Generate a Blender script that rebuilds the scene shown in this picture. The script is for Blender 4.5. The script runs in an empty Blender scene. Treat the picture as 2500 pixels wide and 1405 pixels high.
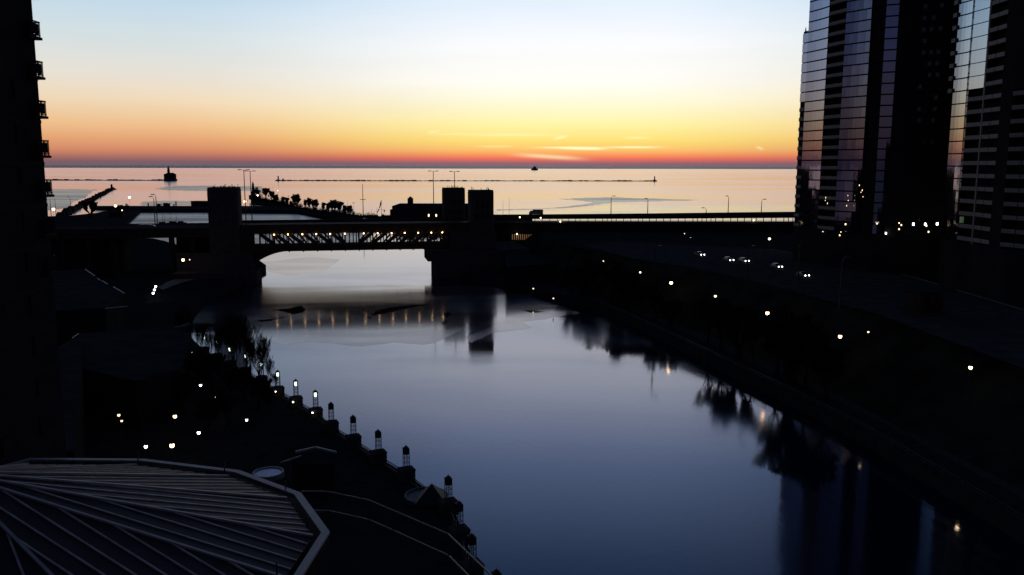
import bpy, math, random
from mathutils import Vector, Matrix
R = math.radians
scn = bpy.context.scene
COL = scn.collection

# ------------------------------------------------------------------ camera
CAMH = 50.0
F = 2050.0
cam_d = bpy.data.cameras.new('camera'); cam = bpy.data.objects.new('camera', cam_d); COL.objects.link(cam)
cam_d.sensor_width = 36; cam_d.lens = F/2500*36; cam_d.clip_start = 0.5; cam_d.clip_end = 300000
CM = Matrix.Rotation(R(90-8.257), 3, 'X') @ Matrix.Rotation(R(0.12), 3, 'Z')
cam.matrix_world = Matrix.Translation((0, 0, CAMH)) @ CM.to_4x4()
scn.camera = cam

def ray(px, py):
    return CM @ Vector(((px-1250)/F, -(py-702.5)/F, -1))
def P(px, py, z=0.0):            # the point at height z seen at photo pixel (px, py)
    d = ray(px, py); t = (z-CAMH)/d.z
    return Vector((d.x*t, d.y*t, z))
def PY(px, py, Y):               # the point at distance Y
    d = ray(px, py); t = Y/d.y
    return Vector((d.x*t, Y, CAMH+d.z*t))

# ------------------------------------------------------------------ sky
def s2l(c):
    return tuple(((v/255)/12.92 if v <= 10 else (((v/255)+.055)/1.055)**2.4) for v in c)
world = bpy.data.worlds.new('World'); scn.world = world; world.use_nodes = True
nt = world.node_tree; nt.nodes.clear(); N = nt.nodes; L = nt.links
out = N.new('ShaderNodeOutputWorld'); bg = N.new('ShaderNodeBackground'); L.new(bg.outputs[0], out.inputs[0])
tc = N.new('ShaderNodeTexCoord'); sep = N.new('ShaderNodeSeparateXYZ'); L.new(tc.outputs['Generated'], sep.inputs[0])
def M(op, a, b=None, c=None, clamp=False):
    n = N.new('ShaderNodeMath'); n.operation = op; n.use_clamp = clamp
    for i, v in enumerate((a, b, c)):
        if v is None: continue
        if isinstance(v, (int, float)): n.inputs[i].default_value = v
        else: L.new(v, n.inputs[i])
    return n.outputs[0]
SX, SY, SZ = sep.outputs
el = M('MULTIPLY', M('ARCSINE', SZ), 180/math.pi)
az = M('MULTIPLY', M('ARCTAN2', SX, SY), 180/math.pi)
SUNAZ = 4.2
daz = M('ABSOLUTE', M('SUBTRACT', az, SUNAZ))
fac = M('SQRT', M('MAXIMUM', SZ, 0.0))
def ramp(stops):
    r = N.new('ShaderNodeValToRGB'); L.new(fac, r.inputs[0]); e = r.color_ramp.elements
    for i, (deg, c) in enumerate(stops):
        p = math.sqrt(math.sin(R(deg)))
        if i == 0: k = e[0]; k.position = p
        elif i == 1: k = e[1]; k.position = p
        else: k = e.new(p)
        k.color = (*c, 1)
    return r.outputs[0]
centre = ramp([(0, s2l((124,98,112))), (.18, s2l((146,101,110))), (.34, s2l((205,106,100))), (.48, s2l((236,114,94))), (.72, s2l((249,150,94))), (1.05, s2l((249,194,110))), (1.7, s2l((250,226,122))),
               (2.8, s2l((251,242,168))), (4.0, s2l((252,248,212))), (5.5, s2l((253,252,245))), (8.0, s2l((249,250,254))), (10.7, s2l((226,238,253))),
               (12.4, (.86,.91,1.0)), (15, (.76,.83,1.0)), (19, (.30,.44,.76)), (27, (.052,.112,.27)), (45, (.025,.05,.13)), (90, (.015,.025,.06))])
side = ramp([(0, s2l((106,92,106))), (.24, s2l((124,94,102))), (.5, s2l((166,108,98))), (.9, s2l((206,134,104))), (1.6, s2l((226,162,116))), (2.6, s2l((236,192,144))),
               (3.9, s2l((237,214,182))), (5.5, s2l((228,222,212))), (8.0, s2l((208,222,228))), (10.7, s2l((182,210,234))),
               (14, (.34,.46,.66)), (19, (.08,.13,.26)), (27, (.012,.03,.08)), (45, (.015,.03,.08)), (90, (.015,.025,.06))])
back = ramp([(0, (.03,.03,.045)), (.5, (.05,.035,.05)), (2, (.08,.055,.06)), (4, (.09,.07,.085)),
               (8, (.055,.07,.13)), (16, (.022,.034,.08)), (30, (.009,.015,.04)), (60, (.012,.018,.045)), (90, (.015,.025,.06))])
def mix(f, a, b):
    m = N.new('ShaderNodeMix'); m.data_type = 'RGBA'; L.new(f, m.inputs[0]); L.new(a, m.inputs[6]); L.new(b, m.inputs[7]); return m.outputs[2]
def sstep(v, lo, hi):
    n = N.new('ShaderNodeMapRange'); n.interpolation_type = 'SMOOTHSTEP'; L.new(v, n.inputs[0])
    n.inputs[1].default_value = lo; n.inputs[2].default_value = hi; return n.outputs[0]
sky = mix(sstep(daz, 3, 27), centre, side)
sky = mix(sstep(daz, 38, 105), sky, back)
# soft unevenness of the high thin cloud
nz = N.new('ShaderNodeTexNoise'); mp = N.new('ShaderNodeMapping'); L.new(tc.outputs['Generated'], mp.inputs[0]); mp.inputs[3].default_value = (3, 3, 22)
L.new(mp.outputs[0], nz.inputs[0]); nz.inputs['Scale'].default_value = 1.3; nz.inputs['Detail'].default_value = 4
gain = M('ADD', M('MULTIPLY', M('SUBTRACT', nz.outputs[0], .5), .10), 1.0)
vm = N.new('ShaderNodeVectorMath'); vm.operation = 'SCALE'; L.new(sky, vm.inputs[0]); L.new(gain, vm.inputs['Scale'])
sky = vm.outputs[0]
# cloud streaks lit from below near the coming sunrise: (azimuth, elevation, half width, half height, strength, tilt)
def wisp(px, py, wpx, hpx, st, tilt=0):
    d = ray(px, py).normalized(); a0 = math.degrees(math.atan2(d.x, d.y)); e0 = math.degrees(math.asin(d.z))
    ax = M('SUBTRACT', az, a0); ey = M('SUBTRACT', M('SUBTRACT', el, e0), M('MULTIPLY', ax, tilt))
    u = M('POWER', M('ABSOLUTE', M('DIVIDE', ax, wpx/36.0)), 3.0); v = M('POWER', M('DIVIDE', ey, hpx/36.0), 2.0)
    return M('MULTIPLY', M('EXPONENT', M('MULTIPLY', M('ADD', u, v), -1.0)), st)
ws = [wisp(1425,363,48,3.0,1.0,-.015), wisp(1380,361,70,2.4,.6), wisp(1545,360,62,2.4,.75), wisp(1255,330,95,3.2,.42), wisp(1368,336,15,3.4,.6,.16),
      wisp(1555,337,28,2.4,.4), wisp(1110,328,50,2.4,.25,.01), wisp(1340,383,75,5,.45,-.06), wisp(1060,322,14,2.8,.35,.14), wisp(1210,358,40,2.2,.3), wisp(1855,362,8,3,.35,-.35)]
tot = ws[0]
for w in ws[1:]: tot = M('ADD', tot, w)
tot = M('MINIMUM', M('MULTIPLY', tot, 1.3), 1.0)
cr = N.new('ShaderNodeRGB'); cr.outputs[0].default_value = (*s2l((255,252,190)), 1)
sky = mix(tot, sky, cr.outputs[0])
nish = N.new('ShaderNodeTexSky'); nish.sky_type = 'NISHITA'; nish.sun_disc = False; nish.sun_elevation = R(-2.0); nish.sun_rotation = R(SUNAZ)
ns = N.new('ShaderNodeVectorMath'); ns.operation = 'SCALE'; L.new(nish.outputs[0], ns.inputs[0]); ns.inputs['Scale'].default_value = 0.05
ad = N.new('ShaderNodeVectorMath'); ad.operation = 'ADD'; L.new(sky, ad.inputs[0]); L.new(ns.outputs[0], ad.inputs[1])
L.new(ad.outputs[0], bg.inputs[0]); bg.inputs[1].default_value = 1.0
# the glow where the sun is about to rise
sl = bpy.data.lights.new('sun', 'SUN'); sl.energy = 0.001; sl.angle = R(12); sl.color = (1, .62, .35)
so = bpy.data.objects.new('sun', sl); COL.objects.link(so)
sd = Vector((math.sin(R(SUNAZ)), math.cos(R(SUNAZ)), math.sin(R(1.0))))
so.rotation_euler = sd.to_track_quat('Z', 'Y').to_euler()
scn.view_settings.view_transform = 'Standard'; scn.view_settings.look = 'None'; scn.view_settings.exposure = 0; scn.view_settings.gamma = 1
scn.render.engine = 'CYCLES'
scn.cycles.max_bounces = 5; scn.cycles.diffuse_bounces = 2; scn.cycles.glossy_bounces = 4

# ------------------------------------------------------------------ materials
MATS = {}
def mat(name, col, rough=.7, metal=0.0, var=.25, scale=1.0, bump=.0, ior=1.45, spec=.5, stretch=None):
    if name in MATS: return MATS[name]
    m = bpy.data.materials.new(name); m.use_nodes = True; t = m.node_tree; b = t.nodes['Principled BSDF']
    tcn = t.nodes.new('ShaderNodeTexCoord'); n = t.nodes.new('ShaderNodeTexNoise'); n.inputs['Scale'].default_value = scale; n.inputs['Detail'].default_value = 5
    src = tcn.outputs['Object']
    if stretch:
        mpn = t.nodes.new('ShaderNodeMapping'); mpn.inputs[3].default_value = stretch; t.links.new(src, mpn.inputs[0]); src = mpn.outputs[0]
    t.links.new(src, n.inputs[0])
    r = t.nodes.new('ShaderNodeValToRGB'); r.color_ramp.elements[0].position = .3; r.color_ramp.elements[1].position = .7
    r.color_ramp.elements[0].color = (*[c*(1-var) for c in col], 1); r.color_ramp.elements[1].color = (*[min(1, c*(1+var)) for c in col], 1)
    t.links.new(n.outputs[0], r.inputs[0]); t.links.new(r.outputs[0], b.inputs['Base Color'])
    b.inputs['Roughness'].default_value = rough; b.inputs['Metallic'].default_value = metal; b.inputs['IOR'].default_value = ior
    b.inputs['Specular IOR Level'].default_value = spec
    if bump:
        bn = t.nodes.new('ShaderNodeBump'); bn.inputs['Strength'].default_value = bump; bn.inputs['Distance'].default_value = .1
        t.links.new(n.outputs[0], bn.inputs['Height']); t.links.new(bn.outputs[0], b.inputs['Normal'])
    MATS[name] = m; return m
def emit(name, col, st):
    if name in MATS: return MATS[name]
    m = bpy.data.materials.new(name); m.use_nodes = True; b = m.node_tree.nodes['Principled BSDF']
    b.inputs['Base Color'].default_value = (.8, .8, .8, 1); b.inputs['Emission Color'].default_value = (*col, 1); b.inputs['Emission Strength'].default_value = st
    MATS[name] = m; return m
asphalt = mat('asphalt', (.045,.046,.05), .9, var=.3, scale=.3, spec=.0)
conc = mat('concrete', (.12,.115,.11), .85, var=.25, scale=.4, spec=.0)
dconc = mat('dark_concrete', (.035,.033,.036), .9, var=.3, scale=.3, spec=.0)
stone = mat('limestone', (.07,.062,.06), .85, var=.25, scale=.5, spec=.0)
steel = mat('dark_steel', (.06,.036,.028), .8, var=.3, scale=.6, spec=.05)
iron = mat('black_iron', (.02,.02,.022), .5, var=.2, scale=3, spec=.4)
soil = mat('winter_grass', (.022,.022,.017), .95, var=.45, scale=.15, spec=.0)
paving = mat('paving', (.026,.025,.026), .85, var=.3, scale=.5, spec=.0)
rock = mat('rock', (.045,.04,.04), .95, var=.4, scale=.3, bump=.4, spec=.0)
bark = mat('bark', (.022,.019,.017), .95, var=.3, scale=3, spec=.0)
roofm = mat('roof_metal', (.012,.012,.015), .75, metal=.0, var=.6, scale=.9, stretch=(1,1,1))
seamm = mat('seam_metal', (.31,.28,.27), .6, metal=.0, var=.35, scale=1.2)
trimm = mat('trim_metal', (.27,.265,.28), .55, metal=.1, var=.12, scale=1.5)
brick = mat('brick', (.06,.04,.033), .9, var=.3, scale=.8, spec=.0)
facade = mat('dark_facade', (.022,.022,.025), .9, var=.25, scale=.2, spec=.0)
railp = mat('pale_railing', (.26,.26,.28), .5, var=.15, scale=1.0)
white = mat('white_paint', (.6,.6,.6), .4, var=.06, scale=2)
carp = mat('car_paint', (.10,.10,.11), .25, var=.1, scale=1, spec=.6)
glassd = mat('dark_glass', (.01,.012,.015), .06, var=.1, scale=1, ior=1.5)
warm = emit('warm_lamp', (1,.74,.42), 5)
bridgel = emit('bridge_lamp', (1,.66,.30), 9)
warm2 = emit('orange_lamp', (1,.58,.28), 9)
cool = emit('cool_lamp', (.85,1,.92), 7)
greenl = emit('lantern_light', (.70,.92,.72), 2.6)
headl = emit('headlight', (1,.94,.82), 8)
dimw = emit('lit_window_warm', (1,.75,.45), 2.2)
dimg = emit('lit_room', (.45,.55,.25), .05)
bluish = emit('blue_pool', (.2,.3,.6), .0)

def water_mat(name, r0, r1, scale, stretch, base=(.006,.012,.026), ior=1.34, bump=0, bscale=.15):
    m = bpy.data.materials.new(name); m.use_nodes = True; t = m.node_tree; b = t.nodes['Principled BSDF']
    g = t.nodes.new('ShaderNodeNewGeometry'); mpn = t.nodes.new('ShaderNodeMapping'); mpn.inputs[3].default_value = stretch
    n = t.nodes.new('ShaderNodeTexNoise'); n.inputs['Scale'].default_value = scale; n.inputs['Detail'].default_value = 5; n.inputs['Distortion'].default_value = .6
    t.links.new(g.outputs['Position'], mpn.inputs[0]); t.links.new(mpn.outputs[0], n.inputs[0])
    r = t.nodes.new('ShaderNodeMapRange'); t.links.new(n.outputs[0], r.inputs[0]); r.inputs[1].default_value = .42; r.inputs[2].default_value = .62
    r.inputs[3].default_value = r0; r.inputs[4].default_value = r1
    t.links.new(r.outputs[0], b.inputs['Roughness'])
    b.inputs['Base Color'].default_value = (*base, 1); b.inputs['IOR'].default_value = ior
    if bump:
        n2 = t.nodes.new('ShaderNodeTexNoise'); n2.inputs['Scale'].default_value = bscale; n2.inputs['Detail'].default_value = 3
        mp2 = t.nodes.new('ShaderNodeMapping'); mp2.inputs[3].default_value = (1, .5, 1)
        t.links.new(g.outputs['Position'], mp2.inputs[0]); t.links.new(mp2.outputs[0], n2.inputs[0])
        bn = t.nodes.new('ShaderNodeBump'); bn.inputs['Strength'].default_value = 1; bn.inputs['Distance'].default_value = bump
        t.links.new(n2.outputs[0], bn.inputs['Height']); t.links.new(bn.outputs[0], b.inputs['Normal'])
    return m
def tinted(m, tint, base, ior):       # thin ice film: Fresnel mirror of a slight tint over dark water
    t = m.node_tree; b = t.nodes['Principled BSDF']; rl = b.inputs['Roughness'].links[0].from_socket
    g = t.nodes.new('ShaderNodeBsdfGlossy'); g.inputs['Color'].default_value = (*tint, 1); t.links.new(rl, g.inputs['Roughness'])
    d = t.nodes.new('ShaderNodeBsdfDiffuse'); d.inputs['Color'].default_value = (*base, 1)
    f = t.nodes.new('ShaderNodeFresnel'); f.inputs['IOR'].default_value = ior; mx = t.nodes.new('ShaderNodeMixShader')
    t.links.new(f.outputs[0], mx.inputs[0]); t.links.new(d.outputs[0], mx.inputs[1]); t.links.new(g.outputs[0], mx.inputs[2])
    if b.inputs['Normal'].links:
        for q in (g, d, f): t.links.new(b.inputs['Normal'].links[0].from_socket, q.inputs['Normal'])
    t.links.new(mx.outputs[0], t.nodes['Material Output'].inputs[0]); t.nodes.remove(b)
lakem = water_mat('lake_water', .12, .165, .004, (.3, 1, 1), base=(.05,.035,.045), ior=1.9)
riverm = water_mat('river_water', .05, .16, .018, (.4, 1, 1), base=(.005,.010,.022), ior=1.85, bump=.006, bscale=.9)
basinm = water_mat('basin_ice', .30, .42, .02, (.3, 1, 1), base=(.10,.12,.17), ior=1.3)
tinted(lakem, (.98, .85, .91), (.05, .04, .05), 2.0)
tinted(riverm, (.98, .95, 1), (.005, .009, .02), 2.25)
leadm = water_mat('open_water', .04, .07, .05, (1, 1, 1), base=(.003,.004,.006))
icem = water_mat('thin_ice', .10, .19, .03, (.4, 1, 1), base=(.05,.045,.05), ior=1.88, bump=.003, bscale=.8)
ICE2 = water_mat('frosted_ice', .28, .42, .02, (.3, 1, 1), base=(.10,.10,.12), ior=1.4)
tinted(icem, (1, .93, .92), (.05, .04, .045), 2.3)
rippm = water_mat('rippled_water', .22, .30, .01, (.2, 1, 1), base=(.02,.03,.05), ior=1.34)
glassm = None

# ------------------------------------------------------------------ mesh helpers
class MB:
    def __init__(s): s.v = []; s.f = []
    def add(s, vs, fs):
        o = len(s.v); s.v += [tuple(v) for v in vs]; s.f += [tuple(i+o for i in f) for f in fs]; return s
    def boxb(s, a, b):
        x0,y0,z0 = a; x1,y1,z1 = b
        return s.add([(x0,y0,z0),(x1,y0,z0),(x1,y1,z0),(x0,y1,z0),(x0,y0,z1),(x1,y0,z1),(x1,y1,z1),(x0,y1,z1)],
                     [(0,3,2,1),(4,5,6,7),(0,1,5,4),(1,2,6,5),(2,3,7,6),(3,0,4,7)])
    def box(s, c, d, rz=0):
        cs, sn = math.cos(rz), math.sin(rz); o = []
        for k in ((-1,-1,-1),(1,-1,-1),(1,1,-1),(-1,1,-1),(-1,-1,1),(1,-1,1),(1,1,1),(-1,1,1)):
            x, y, z = k[0]*d[0]/2, k[1]*d[1]/2, k[2]*d[2]/2
            o.append((c[0]+x*cs-y*sn, c[1]+x*sn+y*cs, c[2]+z))
        return s.add(o, [(0,3,2,1),(4,5,6,7),(0,1,5,4),(1,2,6,5),(2,3,7,6),(3,0,4,7)])
    def prism(s, pts, z0, z1):
        a = sum(pts[i][0]*pts[(i+1) % len(pts)][1]-pts[(i+1) % len(pts)][0]*pts[i][1] for i in range(len(pts)))
        if a < 0: pts = pts[::-1]
        n = len(pts); zt = z1 if isinstance(z1, (list, tuple)) else [z1]*n
        vs = [(p[0], p[1], z0) for p in pts]+[(p[0], p[1], zt[i]) for i, p in enumerate(pts)]
        return s.add(vs, [tuple(range(n))[::-1], tuple(range(n, 2*n))]+[(i, (i+1) % n, n+(i+1) % n, n+i) for i in range(n)])
    def poly(s, pts): return s.add(pts, [tuple(range(len(pts)))])
    def tube(s, p0, p1, r0, r1=None, n=6):
        p0 = Vector(p0); p1 = Vector(p1); r1 = r0 if r1 is None else r1; d = (p1-p0)
        if d.length < 1e-6: return s
        d.normalize(); u = d.orthogonal().normalized(); w = d.cross(u); vs = []
        for p, r in ((p0, r0), (p1, r1)):
            for i in range(n):
                a = 2*math.pi*i/n; vs.append(p+(u*math.cos(a)+w*math.sin(a))*r)
        return s.add(vs, [tuple(range(n))[::-1], tuple(range(n, 2*n))]+[(i, (i+1) % n, n+(i+1) % n, n+i) for i in range(n)])
    def bar(s, p0, p1, w, h):      # a straight bar of width w and height h between two points
        p0 = Vector(p0); p1 = Vector(p1); d = p1-p0; t = Vector((-d.y, d.x, 0))
        if t.length < 1e-6: t = Vector((1, 0, 0))
        t = t.normalized()*w/2; up = t.cross(d).normalized()
        if up.z < 0: up = -up
        up = up*h/2; vs = []
        for p in (p0, p1): vs += [p-t-up, p+t-up, p+t+up, p-t+up]
        return s.add(vs, [(0,1,2,3),(7,6,5,4),(0,4,5,1),(1,5,6,2),(2,6,7,3),(3,7,4,0)])
    def lathe(s, cx, cy, prof, n=12, z=0):
        vs = []; k = len(prof)
        for r, h in prof:
            for i in range(n):
                a = 2*math.pi*i/n; vs.append((cx+r*math.cos(a), cy+r*math.sin(a), z+h))
        fs = [tuple(range(n))[::-1], tuple(range((k-1)*n, k*n))]
        for j in range(k-1):
            for i in range(n): fs.append((j*n+i, j*n+(i+1) % n, (j+1)*n+(i+1) % n, (j+1)*n+i))
        return s.add(vs, fs)
    def ball(s, c, r, n=8):
        return s.lathe(c[0], c[1], [(max(.01, r*math.sin(math.pi*j/6)), -r*math.cos(math.pi*j/6)) for j in range(7)], n, c[2])
    def mesh(s, name, m, smooth=False):
        me = bpy.data.meshes.new(name); me.from_pydata(s.v, [], s.f); me.materials.append(m); me.update()
        if smooth: me.polygons.foreach_set('use_smooth', [True]*len(me.polygons))
        return me
    def build(s, name, m, parent=None, loc=None, smooth=False):
        o = bpy.data.objects.new(name, s.mesh(name, m, smooth)); COL.objects.link(o)
        if parent: o.parent = parent
        if loc: o.location = loc
        return o
def tag(o, label, cat, group=None, kind=None):
    if label: o['label'] = label
    if cat: o['category'] = cat
    if group: o['group'] = group
    if kind: o['kind'] = kind
    return o
def thing(name, label, cat, loc=(0,0,0), rz=0, group=None):
    o = bpy.data.objects.new(name, None); COL.objects.link(o); o.location = loc; o.rotation_euler = (0, 0, rz); o.empty_display_size = .2
    return tag(o, label, cat, group)
def struct(o): o['kind'] = 'structure'; return o
def dup(root, loc, rz=0, label=None, group=None, sc=None):
    r = root.copy(); COL.objects.link(r); r.location = loc; r.rotation_euler = (0, 0, rz)
    if sc: r.scale = (sc, sc, sc)
    if label: r['label'] = label
    if group: r['group'] = group
    for ch in list(root.children):
        c = ch.copy(); COL.objects.link(c); c.parent = r
        for g in ch.children:
            d = g.copy(); COL.objects.link(d); d.parent = c
    return r
ORD = ['first','second','third','fourth','fifth','sixth','seventh','eighth','ninth','tenth','eleventh','twelfth','thirteenth','fourteenth','fifteenth','sixteenth','seventeenth','eighteenth']
rnd = random.Random(5)

# ================================================================== SETTING
struct(MB().poly([(-90000,-300,0),(90000,-300,0),(90000,140000,0),(-90000,140000,0)]).build('lake', lakem))
struct(MB().poly([(-260,0,.03),(140,0,.03),(140,330,.03),(90,700,.03),(-60,760,.03),(-190,930,.03),(-420,930,.03),(-300,560,.03),(-180,300,.03)]).build('river', riverm))
RB = [(-24,440),(-24,376),(-8,352),(12.4,314.8),(29.9,287.6),(38,258),(44.8,230.6),(51.5,202.1),(58.7,171.7),(63.6,147.8),(68,110),(72,60),(74,0)]
lan = [(1212,1465,0),(1152,1372,0),(1121,1287,0),(1095,1220,0),(992,1142,0),(924,1100,0),(863,1062,0),(809,1028,0),(771,996,1),(723,968,1),(679,944,1),(639,918,1),(600,897,2),(562,880,2),(530,863,2),(499,848,2)]
LB = [(0,0),(-.6,60)]+[(P(a,b,4.6).x+.75, P(a,b,4.6).y+.75) for a,b,c in lan]+[(-93,235),(-104,262),(-112,300),(-113,345)]
struct(MB().prism(RB+[(420,0),(420,440)], -4, 2.6).build('right_bank', paving))
LBF = [(P(505,597,3).x, P(505,597,3).y), (P(423,595,3).x, P(423,595,3).y), (P(405,588,3).x, P(405,588,3).y), (P(375,581,3).x, P(375,581,3).y), (P(305,579,3).x, P(305,579,3).y)]
struct(MB().prism(LB+[(-118,400),(-150,470)]+LBF+[(-420,640),(-420,0)], -4, 2.6).build('left_bank', paving))
# embankment and upper level on the right
ed = [(12,425),(24,352),(40,312),(56,272),(73,229),(86,180),(96,120),(104,60),(110,0)]
ft = [(-8,425),(4,362),(26,312),(42,272),(56,232),(66,186),(74,130),(82,70),(86,0)]
m = MB()
for i in range(len(ed)-1):
    m.add([(ft[i][0],ft[i][1],2.6),(ed[i][0],ed[i][1],16.8),(ed[i+1][0],ed[i+1][1],16.8),(ft[i+1][0],ft[i+1][1],2.6)], [(0,3,2,1)])
m.add([(ft[0][0],ft[0][1],2.6),(ed[0][0],ed[0][1],2.6),(ed[0][0],ed[0][1],16.8)], [(0,1,2)])
struct(m.build('embankment', soil))
struct(MB().prism(ed+[(420,0),(420,430),(12,430)], 2.7, 17).build('upper_ground', paving))
# promenade path along the right bank and road on the upper level
m = MB()
RP = [(RB[i][0]+6, RB[i][1]+2) for i in range(2, len(RB))]
for i in range(len(RP)-1):
    a, b = RP[i], RP[i+1]; m.add([(a[0],a[1],2.63),(b[0],b[1],2.63),(b[0]+5,b[1],2.63),(a[0]+5,a[1],2.63)], [(0,1,2,3)])
struct(m.build('riverside_path', mat('path_paving', (.045,.043,.045), .9, spec=0)))
road = [P(1430,600,17.03), P(1520,592,17.03), P(1890,612,17.03), P(2150,655,17.03), P(2500,760,17.03), P(2500,900,17.03), P(2150,770,17.03), P(1900,702,17.03), P(1700,655,17.03), P(1545,632,17.03)]
struct(MB().poly([tuple(p) for p in road][::-1]).build('road', asphalt))
m = MB()
for (a, b) in (((1545,596),(2150,668)),((1540,606),(2160,700)),((1548,618),(2160,735))):
    A = P(*a, 17.05); B = P(*b, 17.05)
    for k in range(0, 26):
        t0 = k/26; p0 = A.lerp(B, t0); p1 = A.lerp(B, t0+.014); d = (p1-p0).normalized(); q = Vector((-d.y, d.x, 0))*.09
        m.add([p0-q, p1-q, p1+q, p0+q], [(0,1,2,3)])
struct(m.build('lane_marking', mat('worn_paint', (.12,.12,.12), .8, spec=0)))
A = [P(1430,599,17),P(1520,591,17),P(1890,611,17),P(2150,654,17),P(2500,758,17)]
m = MB()
for a, b in zip(A, A[1:]): m.bar((a.x,a.y,17.1), (b.x,b.y,17.1), .4, .2)
struct(m.build('kerb', conc))

# harbour ground beyond the bridge
def poly_px(pts, z): return [(P(a, b, z).x, P(a, b, z).y) for a, b in pts]
pen = poly_px([(612,484),(640,485),(668,490),(730,506),(800,517),(890,527),(1000,530),(1215,530),(1215,552),(1000,556),(905,552),(850,540),(790,528),(740,518),(700,511),(664,500),(612,492)], 3)
struct(MB().prism(pen, -2, 3).build('harbour_spit', soil))
wall1 = poly_px([(225,503),(505,503),(585,503),(716,505),(730,514),(585,513),(505,511),(330,511)], 3.5)
tag(MB().prism(wall1, -2, 3.5).build('sea_wall', dconc), 'low dark harbour wall running left to right behind the left bridge tower', 'sea wall')
jet = poly_px([(236,520),(318,504),(344,511),(300,549),(288,572),(60,585),(60,530),(170,527)], 3.2)
tag(MB().prism(jet, -2, 3.2).build('quay', dconc), 'broad grey harbour quay slanting down to the still basin', 'quay')
def breakwater(pts, w, h, name, label, step=14, jit=.5, group=None):
    m = MB(); rr = random.Random(name+label)
    for (a, b) in zip(pts, pts[1:]):
        a = Vector(a); b = Vector(b); n = max(2, int((b-a).length/step)); d = (b-a).normalized(); q = Vector((-d.y, d.x))
        for k in range(n):
            c = a.lerp(b, (k+.5)/n)+q*rr.uniform(-.15, .15)*w; hh = h*rr.uniform(1-jit, 1+jit*.6); s = (b-a).length/n*1.25
            ww = w*rr.uniform(.75, 1.1)
            vs = []
            for (i, j, z) in ((-1,-1,-1),(1,-1,-1),(1,1,-1),(-1,1,-1),(-.6,-.55,1),(.6,-.55,1),(.6,.55,1),(-.6,.55,1)):
                p = c+d*i*s/2*rr.uniform(.85,1.1)+q*j*ww/2*rr.uniform(.85,1.1); vs.append((p.x, p.y, -1 if z < 0 else hh*rr.uniform(.85,1.1)))
            m.add(vs, [(0,3,2,1),(4,5,6,7),(0,1,5,4),(1,2,6,5),(2,3,7,6),(3,0,4,7)])
    o = m.build(name, rock); return tag(o, label, 'breakwater', group)
def xy(px, py, z=0): p = P(px, py, z); return (p.x, p.y)
breakwater([xy(60,440.5), xy(425,441.5)], 12, 3.4, 'breakwater', 'far dark rock line on the lake ending at the large lighthouse on the left', step=18)
breakwater([xy(672,442), xy(1598,443)], 12, 2.8, 'breakwater', 'long thin rock line on the horizon side of the lake between two light posts', step=18)
breakwater([xy(273,463), xy(152,528)], 11, 3.8, 'breakwater', 'thick rock jetty slanting toward a small light beside the tree on the left', step=9)

# patches of ice and ruffled water
def sheet(name, pts, z, m, jit=0, n=1, seed=1):
    rr = random.Random(seed); q = []
    for i in range(len(pts)):
        a = Vector(pts[i]); b = Vector(pts[(i+1) % len(pts)])
        for k in range(n):
            p = a.lerp(b, k/n); 
            if k: p += Vector((rr.uniform(-1,1)*jit*(2 if m in (icem, leadm) else 9), rr.uniform(-1,1)*jit))
            w = P(p.x, p.y, z); q.append(tuple(w))
    ar = sum(q[i][0]*q[(i+1) % len(q)][1]-q[(i+1) % len(q)][0]*q[i][1] for i in range(len(q)))
    return struct(MB().poly(q if ar > 0 else q[::-1]).build(name, m))
sheet('ruffled_water', [(60,462),(235,463),(215,478),(180,492),(165,508),(60,520)], .05, rippm, .8, 9, 2)
sheet('ruffled_water', [(380,461),(430,454),(640,455),(640,466),(480,467),(400,464)], .05, rippm, .6, 9, 3)
sheet('ruffled_water', [(345,494),(400,490),(520,492),(520,502),(345,502)], .05, rippm, .6, 9, 4)
sheet('ruffled_water', [(1365,486),(1440,483),(1500,482),(1580,485),(1720,489),(1600,492),(1500,494),(1460,500),(1400,507),(1300,511.5),(1215,514),(1215,512),(1330,509),(1415,501),(1448,494),(1400,488.5)], .05, rippm, .7, 8, 5)
sheet('ruffled_water', [(1425,511),(1490,500),(1620,503),(1800,503),(1990,500),(1990,548),(1300,548),(1215,548),(1215,519),(1330,516)], .04, icem, .5, 4, 6)
sheet('far_haze_strip', [(20,410.0),(500,410.8),(1100,412.2),(2050,413.6),(2050,407.5),(20,403.3)], .6, water_mat('haze_purple', .42, .5, .002, (.2,1,1), base=(.10,.06,.08), ior=1.5), 0, 1, 40)  # horizon haze painted as a dull purple strip laid over the far lake
# river ice: a sheet from the bridge to mid river, with dark open leads in it
sheet('river_ice', [(628,697),(640,700),(1052,697),(1206,700),(1340,735),(1420,765),(1330,780),(1230,790),(1140,800),(1060,838),(1030,842),(960,836),(880,846),(760,834),(690,842),(628,826),(600,800),(604,760)], .045, icem, 1.2, 4, 7)
sheet('river_ice', [(640,640),(760,628),(830,634),(790,665),(700,672),(655,662)], .045, icem, 1.5, 4, 8)
sheet('river_ice', [(1140,822),(1206,797),(1252,775),(1300,800),(1206,812),(1150,838)], .05, icem, 1.2, 4, 9)
sheet('basin_ice', [(300,552),(338,516),(340,512),(860,512),(900,560),(900,600),(250,600)], .05, basinm, 0, 1, 30)
sheet('open_water', [(668,757),(700,754),(736,746),(746,756),(738,764),(715,768),(690,760),(668,759)], .06, leadm, .8, 3, 10)
sheet('open_water', [(615,783),(665,779),(700,772),(690,777),(665,783),(640,786)], .06, leadm, .5, 3, 11)
sheet('open_water', [(905,768),(925,757),(960,750),(1010,745),(1052,743),(1010,750),(975,758),(940,766),(912,771)], .06, leadm, .6, 3, 12)
sheet('open_water', [(893,775),(907,773),(907,778),(897,779)], .06, leadm, .3, 2, 13)
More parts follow.
